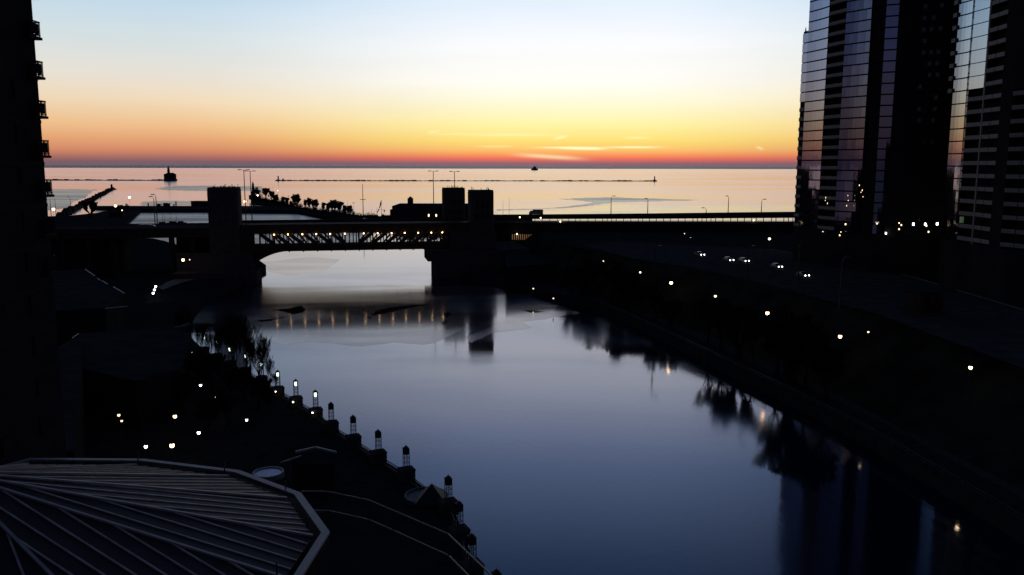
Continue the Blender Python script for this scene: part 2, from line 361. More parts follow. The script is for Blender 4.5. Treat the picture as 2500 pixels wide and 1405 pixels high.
sheet('open_water', [(1275,757),(1300,758),(1345,763),(1330,766),(1295,764)], .06, leadm, .4, 3, 14)
sheet('open_water', [(1082,765),(1095,762),(1100,770),(1088,776),(1080,772)], .06, leadm, .6, 2, 15)
sheet('open_water', [(1078,786),(1092,782),(1090,790),(1080,795)], .06, leadm, .6, 2, 16)

# ================================================================== BRIDGE
AX = Vector((.982, .19, 0)).normalized(); TX = Vector((-AX.y, AX.x, 0)); B0 = Vector((-60, 378, 0)); BR = math.atan2(AX.y, AX.x)
def B(s, t, z=0): return B0+AX*s+TX*t+Vector((0,0,z))
def loc_s(px, py, t=0):            # along-bridge coordinate seen at a pixel
    d = ray(px, py); # solve d*k = B(s,t) in plan
    ox, oy = B0.x+TX.x*t, B0.y+TX.y*t
    k = (ox*AX.y-oy*AX.x)/(d.x*AX.y-d.y*AX.x)
    return ((d.x*k-ox)*AX.x+(d.y*k-oy)*AX.y)
bridge = thing('bascule_bridge', 'dark double deck steel bridge crossing the river mouth between the stone towers', 'bridge', B(0,0,0), BR)
WD = 34.0
sL, sR = loc_s(612, 600), loc_s(1142, 600)
MB().boxb((sL-8,0,20.6),(sR+6,WD,23.0)).build('upper_deck', steel, bridge)
m = MB().boxb((sL-8,.0,23.0),(sR+6,.5,24.1)).boxb((sL-8,WD-.5,23.0),(sR+6,WD,24.1)); m.build('parapet', steel, bridge)
MB().boxb((sL-8,.95,12.3),(sR+6,WD-.95,12.75)).build('lower_deck', steel, bridge)
sA, sB = loc_s(625, 640), loc_s(1046, 640)
bay = (loc_s(1053,570)-loc_s(669,570))/11.3
s0 = loc_s(669, 570)-bay
mid = (sA+sB)/2
def truss(t, part, dz=0.0, w=.7):
    m = MB(); zc = 15.4 if t < 2 else 12.9
    m.boxb((sL-4,t-w/2,20.0),(sR+2,t+w/2,20.58)).boxb((sL-4,t-w/2,12.2),(sR+2,t+w/2,zc))
    k = 0; s = s0
    while s < sR:
        hw_ = .35 if t < 2 else .16; m.boxb((s-hw_,t-w/2+.05,zc-.1),(s+hw_,t+w/2-.05,20.1))
        if s < mid-3: m.bar((s+.2,t,19.9),(s+bay-.2,t,zc+.1),w*.8,1.6 if t < 2 else .8)
        elif s > mid+1: m.bar((s+.2,t,zc+.1),(s+bay-.2,t,19.9),w*.8,1.6 if t < 2 else .8)
        s += bay
    return m.build(part, steel, bridge)
for t in (.5, WD-.5): truss(t, 'truss')
# lower level columns
s = s0
while s < sR:
    m = MB()
    for t, o in ((6, 1.9), (6.02, 3.6), (6.04, 5.0)):
        m.boxb((s+o-.24,t-.2,12.6),(s+o+.24,t+.2,20.6))
    m.boxb((s+1.9,5.9,20.2),(s+5.0,6.1,20.55)).build('hanger_frame', steel, bridge)
    s += bay

# curved haunch girders at both ends
MB().boxb((sL-9,.15,15.35),(loc_s(622,585,.5),.85,20.05)).build('web_plate', steel, bridge)
def haunch(t, left=True):
    m = MB(); n = 12; pts = []
    if left: x0, x1, zl = loc_s(618,640,t), loc_s(705,620,t), 6.2
    else: x0, x1, zl = loc_s(1056,640,t), loc_s(1030,620,t), 7.5
    for i in range(n+1):
        u = i/n; z = zl+(12.25-zl)*math.sin(u*math.pi/2)**.8; pts.append((x0+(x1-x0)*u, z))
    vs = []
    for x, z in pts: vs += [(x,t-.5,z),(x,t+.5,z),(x,t+.5,12.35),(x,t-.5,12.35)]
    fs = []
    for i in range(n):
        a = i*4; b = a+4; fs += [(a,b,b+1,a+1),(a+1,b+1,b+2,a+2),(a+2,b+2,b+3,a+3),(a+3,b+3,b,a)]
    fs += [(0,1,2,3)]
    m.add(vs, fs); m.build('haunch_girder', steel, bridge)
for t in (.5, 11.5, 22.5, WD-.5): haunch(t, True); haunch(t, False)
m = MB(); k = 0
s = s0
while s < sB:
    MB().boxb((s-.2,1,11.7),(s+.2,WD-1,12.28)).build('floor_beam', steel, bridge); s += bay
for px in (669,703,738,772,806,842,888,922,956,988,1021,1053,1080):
    s = loc_s(px, 571, -.3)
    l = MB().boxb((s-.06,-.32,20.0),(s+.06,.2,20.1)).build('lamp', iron, bridge)
    MB().ball((s,-.35,19.75),.28).build('bulb', bridgel, l)
# piers
def pier(name, label, s0_, s1_, t0, t1, zt, steps):
    o = thing(name, label, 'bridge pier', B(0,0,0), BR)
    MB().boxb((s0_,t0,-4),(s1_,t1,zt)).build('base', stone, o)
    for (a, b, c, d, z0, z1) in steps: MB().boxb((a,c,z0),(b,d,z1)).build('upper_block', stone, o)
    return o
pl = loc_s(640, 690, 6)
pier('bridge_pier', 'heavy stone river pier under the left bridge tower with a ledge over the water', pl-34, pl, -14, 6, 5.0, [(pl-34, loc_s(624,655,6), -2, 6, 5.0, 12.3), (pl-34, pl-12, 6.02, 36, -2, 12.2)])
pr = loc_s(1053, 680, 14)
pp = pier('bridge_pier', 'heavy stone river pier with stepped blocks under the two right bridge towers', pr, pr+44, -9, 14, 7.0, [(loc_s(1036,640,14), pr+44, -5, 14, 7.02, 12.0), (pr+12, pr+44, 14.02, 46, -2, 12.0), (pr+8, loc_s(1213,600,-3), -3, 38, 12.3, 20.0)])
# bridge houses
def bridge_house(px0, px1, ptop, t, label, roofbits):
    s0_, s1_ = loc_s(px0, 500, t), loc_s(px1, 500, t); c = (s0_+s1_)/2; w = s1_-s0_; dp = w*.95
    Yc = B(c, t).y; zt = PY((px0+px1)/2, ptop, Yc).z
    o = thing('bridge_house', label, 'bridge tower', B(c, t, 0), BR, 'stone bridge towers')
    ch = .9; hw, hd = w/2, dp
    pts = [(-hw+ch,0),(hw-ch,0),(hw,ch),(hw,hd-ch),(hw-ch,hd),(-hw+ch,hd),(-hw,hd-ch),(-hw,ch)]
    MB().prism(pts, 4, zt-1.6).build('shaft', stone, o)
    q = [(x*1.012, (y-hd/2)*1.012+hd/2) for x, y in pts]
    MB().prism(q, zt-1.55, zt-1.1).build('cornice', stone, o)
    q = [(x*.985, (y-hd/2)*.985+hd/2) for x, y in pts]
    MB().prism(q, zt-1.05, zt).build('parapet', stone, o)
    for k in range(2):
        for x in (-hw*.45, 0, hw*.45):
            f = MB().boxb((x-.55,-.08,26+k*4.6),(x+.55,-.005,28.6+k*4.6)).build('window', iron, o)
            MB().boxb((x-.42,-.12,26.15+k*4.6),(x+.42,-.085,28.45+k*4.6)).build('pane', glassd, f)
    m = MB(); r2 = random.Random(int(px0))
    for k in range(roofbits):
        x = r2.uniform(-hw*.85, hw*.85); y = r2.uniform(.5, hd-.5); h = r2.uniform(.4, 1.5); MB().box((x,y,zt+h/2),(.16 if h > .7 else .5,.16,h)).build('finial', iron, o)
    return o
bridge_house(506, 582, 458.5, -1.0, 'stone bridge tower standing alone at the left end of the span', 12)
bridge_house(1084, 1136, 459.5, 36, 'farther and slimmer stone tower just left of its twin at the right end', 11)
bridge_house(1149, 1206, 465, -1.5, 'nearer stone tower rightmost of the pair at the right end of the span', 11)
# tall twin-arm road masts on the bridge
def mast(loc, h, arm, label, group, rz=0, two=True, lit=None):
    o = thing('road_lamp', label, 'street lamp', loc, rz, group)
    MB().tube((0,0,0),(0,0,h),.24,.15,8).build('pole', iron, o)
    m = MB()
    for sx in ((-1, 1) if two else (1,)):
        if two: m.tube((0,0,h-.15),(sx*arm,0,h-.05),.09,.08,5)
        else:
            pr_ = [(0,h),( .25*arm,h+.9),(.6*arm,h+1.25),(arm,h+1.2)]
            for a, b in zip(pr_, pr_[1:]): m.tube((sx*a[0],0,a[1]),(sx*b[0],0,b[1]),.1,.09,5)
    m.build('arm', iron, o)
    for sx in ((-1, 1) if two else (1,)):
        z = h if two else h+1.1
        MB().box((sx*(arm+.35),0,z),(1.3,.55,.34)).build('lamp_head', iron, o)
    return o
G = 'tall road lamps on the bridge'
for (px, t, yt, lb) in ((598,.8,415,'tall twin armed road lamp beside the left tower, left one of that pair'), (613,WD-1,418,'tall twin armed road lamp beside the left tower, right one of that pair'),
                    (1058.5,WD-1,418,'tall twin armed road lamp rising above the roof of the cupola building'), (1110,WD+3,419,'tall twin armed road lamp rising from behind the slimmer right tower')):
    s = loc_s(px, 480, t); b = B(s, t, 23.0); zt = PY(px, yt, b.y).z
    mast(b, zt-23.0, 1.5, lb, G, BR)
# approach viaduct to the left
o = thing('approach_viaduct', 'dark flat road viaduct leading from the left bridge tower to the left building', 'viaduct', B(0,0,0), BR)
MB().boxb((-215,0,20.4),(sL-8.05,WD,23.0)).build('deck', dconc, o)
MB().boxb((-215,-.02,23.0),(sL-8.05,.45,24.0)).build('parapet', conc, o)
MB().boxb((-215,.3,18.9),(sL-8.05,1.2,20.35)).build('edge_beam', steel, o)
for px in (150, 215, 275, 417, 470):
    s = loc_s(px, 585, 1); MB().boxb((s-.9,1.2,2.6),(s+.9,4.2,20.35)).build('column', dconc, o)
m = MB().boxb((-215,10,2.6),(loc_s(300,585,10),24,20.35)).boxb((loc_s(430,585,10),10,2.6),(sL-8.1,24,20.35)); m.build('abutment', dconc, o)
# lamps on the viaduct
for i, (px, yt, t) in enumerate(((376,480,20),(381.5,475,1.2))):
    s = loc_s(px, 500, t); b = B(s, t, 23.0); zt = PY(px, yt, b.y).z
    mast(b, zt-23-1.2, 1.0, ['slim road lamp on the left viaduct, farther of two close together','slim curved neck road lamp on the left viaduct, nearer of two close together'][i], 'slim lamps on the left viaduct', BR+3.14, two=False)
# ================================================================== HIGHWAY TO THE RIGHT
hy = thing('elevated_highway', 'long low elevated highway running right from the bridge to the curved glass tower', 'highway', (0,0,0))
x0 = PY(1200,541,420).x
wall = [PY(1203,541,427), PY(1600,542,430), PY(2100,541,436)]
xa, xb = wall[0].x, 215
zt = lambda x: PY(1600,542.5,430).z
zw = PY(1600,540.6,430).z
MB().boxb((xa,428,2.6),(xb,431,zw)).build('lower_wall', dconc, hy)
MB().boxb((xa,426.6,zw-.9),(xb,427.95,zw-.1)).build('ledge', conc, hy)
zb1, zt1 = PY(1600,535,446).z, PY(1600,526.5,446).z
a = PY(1203,535,446); m = MB()
def hz(px, py): return PY(px, py, 446).z
pts = [(a.x, hz(1203,535.5), hz(1203,528.5)), (PY(1320,530,446).x, hz(1320,535.5), hz(1320,528)), (PY(1600,530,446).x, hz(1600,535), hz(1600,525.5)), (PY(1945,530,446).x, hz(1945,532.5), hz(1945,521.5)), (215, hz(2100,532), hz(2100,519))]
for (p, q) in zip(pts, pts[1:]):
    m.add([(p[0],446.2,p[1]),(q[0],446.2,q[1]),(q[0],462,q[1]),(p[0],462,p[1]),(p[0],446.2,p[2]),(q[0],446.2,q[2]),(q[0],462,q[2]),(p[0],462,p[2])], [(0,3,2,1),(4,5,6,7),(0,1,5,4),(1,2,6,5),(2,3,7,6),(3,0,4,7)])
m.build('upper_deck', dconc, hy)
px = 1306; rr = random.Random(3)
xc = PY(px,535,446.6).x
while xc < 212:
    MB().boxb((xc-.14,446.6,zw-3),(xc+.14,447.1,zb1+1.2)).build('post', steel, hy); xc += rr.choice((3.6,3.9,4.2,2.4))
MB().boxb((xa,428.4,zw+.35),(xb,428.5,zw+.5)).build('guard_rail', iron, hy)
MB().boxb((xa,446.8,zw-4),(PY(1300,535,447).x,447.4,zb1+.3)).build('end_wall', dconc, hy)
# lower level by the right tower: its lamplight is emitted by the columns themselves
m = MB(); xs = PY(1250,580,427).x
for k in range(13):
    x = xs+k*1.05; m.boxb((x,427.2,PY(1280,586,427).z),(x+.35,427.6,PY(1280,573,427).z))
m.build('column_row', emit('column_glow', (1,.45,.15), .16), hy)
for px, py in ((1262,572),(1439,572),(1320,532.5),(1368,541.5),(1840,538.5),(1269,531)):
    p = PY(px, py, 425.8); MB().ball((p.x,p.y,p.z),.36).build('lamp', warm, hy)
for i, (px, yt) in enumerate(((1491.5,478),(1581,484),(1777.5,478),(1858.5,486))):
    b = PY(px, 525.5-(px-1490)*.011, 452); z = PY(px, yt+6, 452).z
    mast(b, z-b.z, 1.3 if i not in (1, 2) else -1.3, ORD[i]+' from the left of four slim curved road lamps on the highway to the right', 'slim road lamps on the highway', 0, two=False)
b = PY(1724,521,455); mast(b, PY(1724,513,455).z-b.z, -2.2, 'short curved road lamp on the highway between the taller ones', 'slim road lamps on the highway', 0, two=False)
# vehicles on the decks
def truck(loc, rz, label):
    o = thing('box_truck', label, 'truck', loc, rz)
    MB().boxb((-2.6,-1.2,1.0),(3.0,1.2,3.5)).build('cargo_box', carp, o)
    MB().prism([(-4.5,-1.1),(-2.65,-1.1),(-2.65,1.1),(-4.5,1.1)], .7, 2.2).boxb((-4.0,-1.05,2.2),(-2.65,1.05,2.9)).build('cab', carp, o)
    for x in (-3.6, 1.6):
        for y in (-1.05, 1.05): MB().tube((x,y-.12,.5),(x,y+.12,.5),.5,.5,12).build('wheel', iron, o)
    return o
p = PY(1312,528,449); truck((p.x,p.y,p.z), 0, 'dark box truck on the highway just right of the bridge towers')

def car(loc, rz, label, group, lights=True, L_=4.5, H_=1.5, m0=None, src=None):
    o = thing('car', label, 'car', loc, rz, group); m0 = m0 or carp
    W = .9
    prof = [(-L_/2,.35),(-L_/2,.8),(-L_/2+.15,.95),(-1.1*L_/4.5,1.0)]
    m = MB(); ys = (-W, W)
    low = [(-L_/2,.28),(L_/2,.28),(L_/2,.72),(L_/2-.25,.9),(L_/2-1.1,1.0),(-L_/2+.5,1.02),(-L_/2,.88)]
    n = len(low); vs = [(x,-W,z) for x, z in low]+[(x,W,z) for x, z in low]
    m.add(vs, [tuple(range(n)), tuple(range(n, 2*n))[::-1]]+[((i+1) % n, i, n+i, n+(i+1) % n) for i in range(n)]); m.build('body', m0, o)
    cab = [(-L_/2+.55,1.03),(L_/2-1.25,1.01),(L_/2-2.0,H_-.02),(-L_/2+1.2,H_)]
    n = 4; vs = [(x,-W+.08,z) if z < 1.1 else (x,-W+.2,z) for x, z in cab]+[(x,W-.08,z) if z < 1.1 else (x,W-.2,z) for x, z in cab]
    MB().add(vs, [(0,1,2,3),(7,6,5,4)]+[((i+1) % n, i, n+i, n+(i+1) % n) for i in range(n)]).build('cabin_glass', glassd, o)
    MB().boxb((-L_/2+1.18,-W+.19,H_+.002),(L_/2-1.98,W-.19,H_+.04)).build('roof', m0, o)
    for x in (-L_/2+.85, L_/2-.85):
        for y in (-W+.1, W-.1): MB().tube((x,y-.11,.33),(x,y+.11,.33),.33,.33,12).build('wheel', iron, o)
    if lights:
        for y in (-.66, .66): MB().ball((L_/2+.02,y,.68),.20,6).build('headlight', headl, o)
    return o
cars = [((1704,621),'pale car with headlights on, farthest up the road'),((1774,634),'car with headlights on, second down the road behind a close follower'),((1811,636),'car with headlights on, third down the road close to the one ahead'),
        ((1891,650),'car with headlights on, fourth down the road'),((1955,671),'car with headlights on, nearest and lowest on the road')]
silver = mat('silver_paint', (.16,.16,.17), .35, metal=.2, var=.05)
for (px, py), lb in cars:
    p = P(px+4, py, 17.7); car((p.x, p.y, 17.04), R(-72), lb, 'cars driving with headlights on', m0=silver)
p = P(893,537,3.0); car((p.x,p.y,3), .4, 'small pale car parked by the boats in the harbour', None, lights=False, m0=white)
s = loc_s(356, 560, 3); b = B(s, 3.0, 0)
bus = thing('bus', 'long dark vehicle with a pale rounded roof on the left viaduct', 'bus', (b.x,b.y,23.02), BR)
n = 14; vs = []
for i in range(n+1):
    u = i/n; x = -4+8*u; z = .75+.95*math.sin(u*math.pi)**.45
    vs += [(x,-1.1,z),(x,1.1,z),(x,1.1,.35),(x,-1.1,.35)]
fs = []
for i in range(n):
    a = i*4; c = a+4; fs += [(a,a+1,c+1,c),(a+1,a+2,c+2,c+1),(a+2,a+3,c+3,c+2),(a+3,a,c,c+3)]
MB().add(vs, fs+[(0,3,2,1),(n*4,n*4+1,n*4+2,n*4+3)]).build('body', silver, bus)
for x in (-2.7, 2.7):
    for y in (-1.0, 1.0): MB().tube((x,y-.12,.42),(x,y+.12,.42),.42,.42,12).build('wheel', iron, bus)

# ================================================================== TREES (bare, winter)
def branch_tree(seed, h, spread, depth, minr, trunk_r, fork=.3, twigs=3):
    rr = random.Random(seed); tr = MB(); br = MB()
    def grow(p, d, ln, r, lev):
        nseg = 2; q = p.copy(); dd = d.copy()
        for k in range(nseg):
            dd = (dd+Vector((rr.uniform(-.16,.16), rr.uniform(-.16,.16), rr.uniform(.0,.14)))).normalized()
            e = q+dd*ln/nseg; r2 = max(minr, r*(.82))
            (tr if lev == 0 else br).tube(q, e, r, r2, 6 if lev == 0 else (4 if lev < 3 else 3)); q = e; r = r2
            if lev > 0 and k == 0 and lev < depth:
                side = (dd+Vector((rr.uniform(-1,1), rr.uniform(-1,1), rr.uniform(0,.5)))*spread).normalized()
                grow(q, side, ln*.62, max(minr, r*.5), lev+1)
        if lev >= depth: return
        nb = rr.choice((2,3,3)) if lev < depth-1 else twigs
        if lev == 0: nb = rr.choice((4,5))
        for k in range(nb):
            a = rr.uniform(0, 6.28); sp = spread*rr.uniform(.5, 1.1)
            side = Vector((math.cos(a)*sp, math.sin(a)*sp, 1.0 if lev < 2 else .75)).normalized()
            nd = (dd*.45+side).normalized()
            grow(q, nd, ln*rr.uniform(.6,.82) if lev else ln*rr.uniform(.75,1.0), max(minr, r*.62), lev+1)
    grow(Vector((0,0,-.2)), Vector((0,0,1)), h*fork, trunk_r, 0)
    zmax = max(v[2] for v in br.v); k = h/zmax
    for mb_ in (tr, br): mb_.v = [(x*k, y*k, z*k) for x, y, z in mb_.v]
    return tr, br
PROTO = {}
def tree_proto(kind, seed, h, **kw):
    tr, br = branch_tree(seed, h, **kw)
    PROTO.setdefault(kind, []).append((tr.mesh('trunk', bark), br.mesh('crown', bark)))
for sd_ in (1,2,3,4): tree_proto('slim', sd_, 10, spread=.55, depth=5, minr=.018, trunk_r=.16, fork=.28, twigs=3)
for sd_ in (11,12,13): tree_proto('wide', sd_, 10, spread=.95, depth=5, minr=.035, trunk_r=.2, fork=.2, twigs=4)
for sd_ in (31,32,33): tree_proto('airy', sd_, 10, spread=1.0, depth=6, minr=.018, trunk_r=.14, fork=.035, twigs=3)
for sd_ in (21,22,23): tree_proto('dense', sd_, 10, spread=1.2, depth=6, minr=.035, trunk_r=.2, fork=.12, twigs=4)
def tree(kind, i, loc, h, rz, label, group):
    a = PROTO[kind]; me = a[i % len(a)]
    o = thing('bare_tree', label, 'tree', loc, rz, group); s = h/10; o.scale = (s*rnd.uniform(.9,1.1), s*rnd.uniform(.9,1.1), s)
    for n_, mm in zip(('trunk', 'crown'), me):
        c = bpy.data.objects.new(n_, mm); COL.objects.link(c); c.parent = o
    return o
# left bank, against the water
lt = [(478,880,13.5,'slim'),(497,872,13,'slim'),(515,892,11,'slim'),(540,905,10,'slim'),(566,915,11,'slim'),(592,925,15.5,'slim'),(606,925,12,'slim'),(622,938,15.0,'slim'),(636,945,11.5,'slim'),(652,952,12.5,'slim'),(668,960,11.5,'slim'),(684,962,8.5,'slim'),(700,966,5,'slim')]
for i, (px, py, h, k) in enumerate(lt):
    p = P(px, py, 2.6); p.x -= 2.5; tree(k, i, p, h, i*1.3, ORD[i]+' bare tree from the left in the row on the left river wall', 'bare trees on the left river wall')
dk = [(430,930,9),(475,950,8),(520,965,9),(560,985,8),(600,980,7),(630,1000,6.5),(560,1040,7),(500,1075,7),(450,1010,8),(650,1010,5)]
for i, (px, py, h) in enumerate(dk):
    tree('dense', i, P(px, py, 2.6), h, i*1.1, ORD[i]+' tree from the left in the dark park behind the left river wall', 'trees in the dark left park')
# right bank: they show mostly as reflections
rt = [(1375,738,11),(1400,742,13),(1432,748,15),(1470,762,16),(1505,775,14),(1545,792,10),(1580,808,12),(1615,822,9),(1705,872,13),(1735,886,15),(1775,905,14),(1810,925,12),(1870,955,16),(1905,972,17),(1940,990,16),(1990,1018,15)]
for i, (px, py, h) in enumerate(rt):
    p = P(px, py, 0); tree('airy' if i % 3 == 1 else 'wide' if i % 3 == 2 else 'dense', i, (p.x+3.2, p.y+3, 2.6), h*.95, i*.9, ORD[i]+' tree from the bridge along the right river bank', 'trees on the right river bank')
# spit and harbour trees
st = [(632,489,456,'dense'),(648,490,459,'dense'),(662,493,466,'dense'),(676,498,474,'airy'),(690,501,480,'airy'),(712,506,490,'airy'),(727,506,473,'airy'),(745,509,487,'airy'),(757,511,482,'airy'),(772,514,486,'airy'),(789,517,494,'airy'),(803,519,496,'airy'),(818,521,487,'airy'),(828,522,491,'airy'),(843,525,500,'airy'),(856,527,501,'airy'),(700,503,482,'airy')]
for i, (px, py, yt, k) in enumerate(st):
    b = P(px, py+1.5, 3); h = PY(px, yt, b.y).z-3; tree(k, i, b, h, i*2.1, ORD[i]+' from the left of the bare trees on the harbour spit' if i < 16 else 'small dense tree between two rounded clumps on the harbour spit', 'bare trees on the harbour spit')
b = P(222,532,3.2); tree('airy', 1, b, PY(222,488,b.y).z-3.2, .4, 'bare spreading tree on the left quay below the slanting rock jetty', None)
for i, (px, yt) in enumerate(((272,509),(285,504),(296,500),(308,497))):
    b = P(px, 522, 3.2); tree('dense', i, b, PY(px, yt, b.y).z-3.2, i, ORD[i]+' from the left of four dense bushy trees on the quay', 'bushy trees on the quay')

# ================================================================== HARBOUR THINGS
def at_base(px, py, z): return P(px, py, z)
# big lighthouse
b = P(415.5, 441.5, 0); k = b.y/F
o = thing('lighthouse', 'large lighthouse with a pointed tower on a broad house ending the left breakwater', 'lighthouse', b)
MB().prism([(-19*k*.72,-10),(19*k*.72,-10),(19*k*.72,14),(-19*k*.72,14)], -2, 4.5).build('base', rock, o)
MB().prism([(-12.5*k,-8),(12.5*k,-8),(12.5*k,10),(-12.5*k,10)], 4.5, 15*k).build('house', white if False else dconc, o)
MB().add([(-12.5*k,-8,15*k+.05),(12.5*k,-8,15*k+.05),(12.5*k,10,15*k+.05),(-12.5*k,10,15*k+.05),(-5*k,0,19*k),(8*k,0,19*k)], [(0,1,5,4),(1,2,5),(2,3,4,5),(3,0,4),(0,3,2,1)]).build('roof', dconc, o)
MB().lathe(-2.5*k,-1,[(3.6*k,16*k),(3.0*k,24*k),(2.4*k,30*k)],12).build('tower', dconc, o)
g = MB().lathe(-2.5*k,-1,[(3.0*k,30*k),(3.0*k,30.6*k)],12).build('gallery', iron, o)
MB().lathe(-2.5*k,-1,[(1.6*k,30.6*k),(1.6*k,33*k),(1.9*k,33.1*k),(.2,35.8*k)],10).build('lantern_room', iron, o)
def small_light(px, pyb, pyt, w, label, lit=None, base=True):
    b = P(px, pyb, 0); k = b.y/F; h = (pyb-pyt)*k
    o = thing('light_beacon', label, 'beacon', b)
    if base: MB().lathe(0,0,[(w*2.2*k,0),(w*1.6*k,h*.16),(w*.9*k,h*.24)],10).build('base', rock, o)
    MB().lathe(0,0,[(w*.55*k,h*.2),(w*.38*k,h*.8)],8).build('tower', dconc, o)
    MB().lathe(0,0,[(w*.55*k,h*.8),(w*.55*k,h*.86),(w*.3*k,h*.86),(w*.3*k,h*.95),(.05,h)],8).build('lantern', iron, o)
    if lit: MB().ball((0,0,h*.95), k*.8).build('bulb', lit, o)
small_light(273, 463, 450, 5.5, 'small squat beacon at the tip of the slanting rock jetty on the left')
small_light(679.5, 442, 429.5, 3.6, 'slim white topped beacon at the left end of the long lake breakwater', white)
small_light(691, 442, 436, 4, 'tiny hut shaped beacon just right of the slim one on the lake breakwater', None, False)
small_light(1598, 443, 430.5, 3.2, 'slim beacon at the right end of the long lake breakwater')
# lighthouse-like tower at the end of the spit
b = P(619, 488, 3); k = b.y/F
o = thing('harbour_tower', 'dark pointed tower at the left tip of the tree covered spit', 'tower', b)
MB().prism([(-4.2*k,-3),(4.2*k,-3),(4.2*k,3),(-4.2*k,3)], 0, 20*k).build('base', dconc, o)
MB().lathe(0,0,[(4.0*k,20*k),(3.0*k,31*k),(2.6*k,36*k)],8).build('shaft', dconc, o)
MB().lathe(0,0,[(3.0*k,36*k),(2.0*k,39*k),(1.0*k,42*k),(.1,45*k)],8).build('cap', iron, o)
MB().boxb((-9*k,-4,0),(-4.4*k,3,11*k)).boxb((4.4*k,-4,0),(16*k,3,9*k)).build('annex', dconc, o)
# signal with red glow by the left tower
def interp(tab, y):
    for (x0, y0), (x1, y1) in zip(tab, tab[1:]):
        if y1 <= y <= y0: return x0+(x1-x0)*(y0-y)/(y0-y1)
    return tab[0][0] if y > tab[0][1] else tab[-1][0]
def terrain(x, y):
    a, b = interp(ft, y), interp(ed, y)
    return 2.6+14.2*max(0, min(1, (x-a)/max(.1, b-a)))
def ground_under(px, py, H):
    z = 17.0
    while z > 2.6:
        p = P(px, py, z+H)
        if terrain(p.x, p.y) >= z: return z
        z -= .1
    return 2.6
def globe_lamp(px, py, zg, label, group, m, r=.42, Y=None, H=None, name='street_lamp', cat='street lamp'):
    if H is not None: h = P(px, py, zg+H)
    else: h = PY(px, py, Y)
    o = thing(name, label, cat, (h.x, h.y, zg), 0, group); hh = h.z-zg
    MB().tube((0,0,0),(0,0,hh-r*.8),.11,.07,6).build('pole', iron, o)
    MB().lathe(0,0,[(.22,0),(.22,.4),(.12,.6)],8).build('base', iron, o)
    MB().ball((0,0,hh), r).build('globe', m, o)
    MB().lathe(0,0,[(r*.75,hh+r*.72),(r*.4,hh+r*1.05),(.03,hh+r*1.25)],8).build('cap', iron, o)
    return o
red = emit('red_lamp', (1,.12,.05), 6)
o = globe_lamp(597.5, 492.5, 3.5, 'bright orange lamp on the sea wall just right of the left bridge tower', 'lit harbour lamps', warm2, r=1.25, Y=935)
globe_lamp(603, 491.5, 3.5, 'dim red signal lamp right beside the bright orange one on the sea wall', 'lit harbour lamps', emit('dim_red', (1,.1,.04), .5), r=1.1, Y=937)
globe_lamp(629, 477.5, 3.2, 'small white lamp on the tip of the tree covered spit', 'lit harbour lamps', headl, r=.9, H=9)
globe_lamp(316, 482, 3.2, 'tall lamp with a bright globe above the bushy trees on the quay', 'lit harbour lamps', warm, r=1.2, Y=820)
globe_lamp(282, 503, 3.2, 'low bright globe lamp just left of the bushy trees on the quay', 'lit harbour lamps', warm, r=1.25, Y=800)
globe_lamp(130.5, 511, 3.2, 'bright globe lamp right beside the dark left building on the quay', 'lit harbour lamps', warm, r=1.4, Y=790)
globe_lamp(298, 514, 3.2, 'smallest globe lamp under the bushy trees on the quay', 'lit harbour lamps', warm, r=.55, Y=800)
globe_lamp(678, 466, 3.0, 'thin lamp with a tiny lit globe above the dense part of the spit', 'lit harbour lamps', warm, r=.45, Y=1120)
b = P(174,524,3.2); mast(b, PY(174,484,b.y).z-3.2, -2.6, 'curved neck road lamp over the foot of the slanting rock jetty', None, 0, two=False)
# slim poles
def pole(px, pyb, pyt, zg, label, name='pole', r=.2, cross=None, cat='pole', group=None):
    b = P(px, pyb, zg); h = PY(px, pyt, b.y).z-zg
    o = thing(name, label, cat, b, 0, group)
    MB().tube((0,0,0),(0,0,h),r,r*.5,6).build('shaft', iron, o)
    if cross:
        m = MB()
        for (u, w, t) in cross: m.box((0,0,h*u),(w,.5,t))
        m.build('crosspiece', iron, o)
    return o
pole(887, 532, 450, 3, 'tall dark mast with a pair of small boxes halfway up behind the bridge', 'signal_mast', .45, [(.54,5.0,.5),(.545,.1,.1)], 'mast')
pole(864, 527, 494, 3, 'thin pole with a short crossbar right of the last spit trees', 'pole', .16, [(.95,2.6,.3)])
pole(849, 525, 491, 3, 'plain thin pole among the last spit trees', 'pole', .14)
pole(667, 492, 455, 3, 'thin pole above the dense spit trees', 'pole', .18)
pole(692, 501, 472, 3, 'thin pole between the dense spit trees and the first bare one', 'pole', .16)
pole(705, 503, 478, 3, 'short thin pole with a small head near the first bare spit tree', 'pole', .16, [(.96,1.2,.8)])
pole(776, 514, 492, 3, 'short thin pole between two bare spit trees', 'pole', .14)
pole(125, 528, 487, 3.2, 'dark pole left of the bright lamp beside the left building', 'pole', .35)
pole(137, 528, 486, 3.2, 'dark pole right of the bright lamp beside the left building', 'pole', .3)
o = pole(932, 532, 488, 3, 'flagpole with two small flags at the left of the cupola building', 'flagpole', .2, [(.45,4.5,.2)], 'flagpole')
hh = PY(932,488,P(932,532,3).y).z-3
m = MB().add([(0,0,hh),(-1.3,0,hh-3.2),(-2.2,.3,hh-7.5),(-1.6,.3,hh-8.2),(-.2,0,hh-4.0)], [(0,1,2,3,4)]).add([(-2.6,.2,hh-8.0),(-4.6,.2,hh-12),(-4.0,.2,hh-12.4),(-2.2,.2,hh-9)], [(0,1,2,3)])
m.add([(2.2,0,hh-9),(3.2,0,hh-9.4),(2.6,0,hh-11.4),(1.8,0,hh-11)], [(0,1,2,3)])
m.v += [(x,y+.12,z) for x,y,z in m.v]; n_ = len(m.v)//2; m.f += [tuple(i+n_ for i in f)[::-1] for f in m.f]; m.build('flag', iron, o)
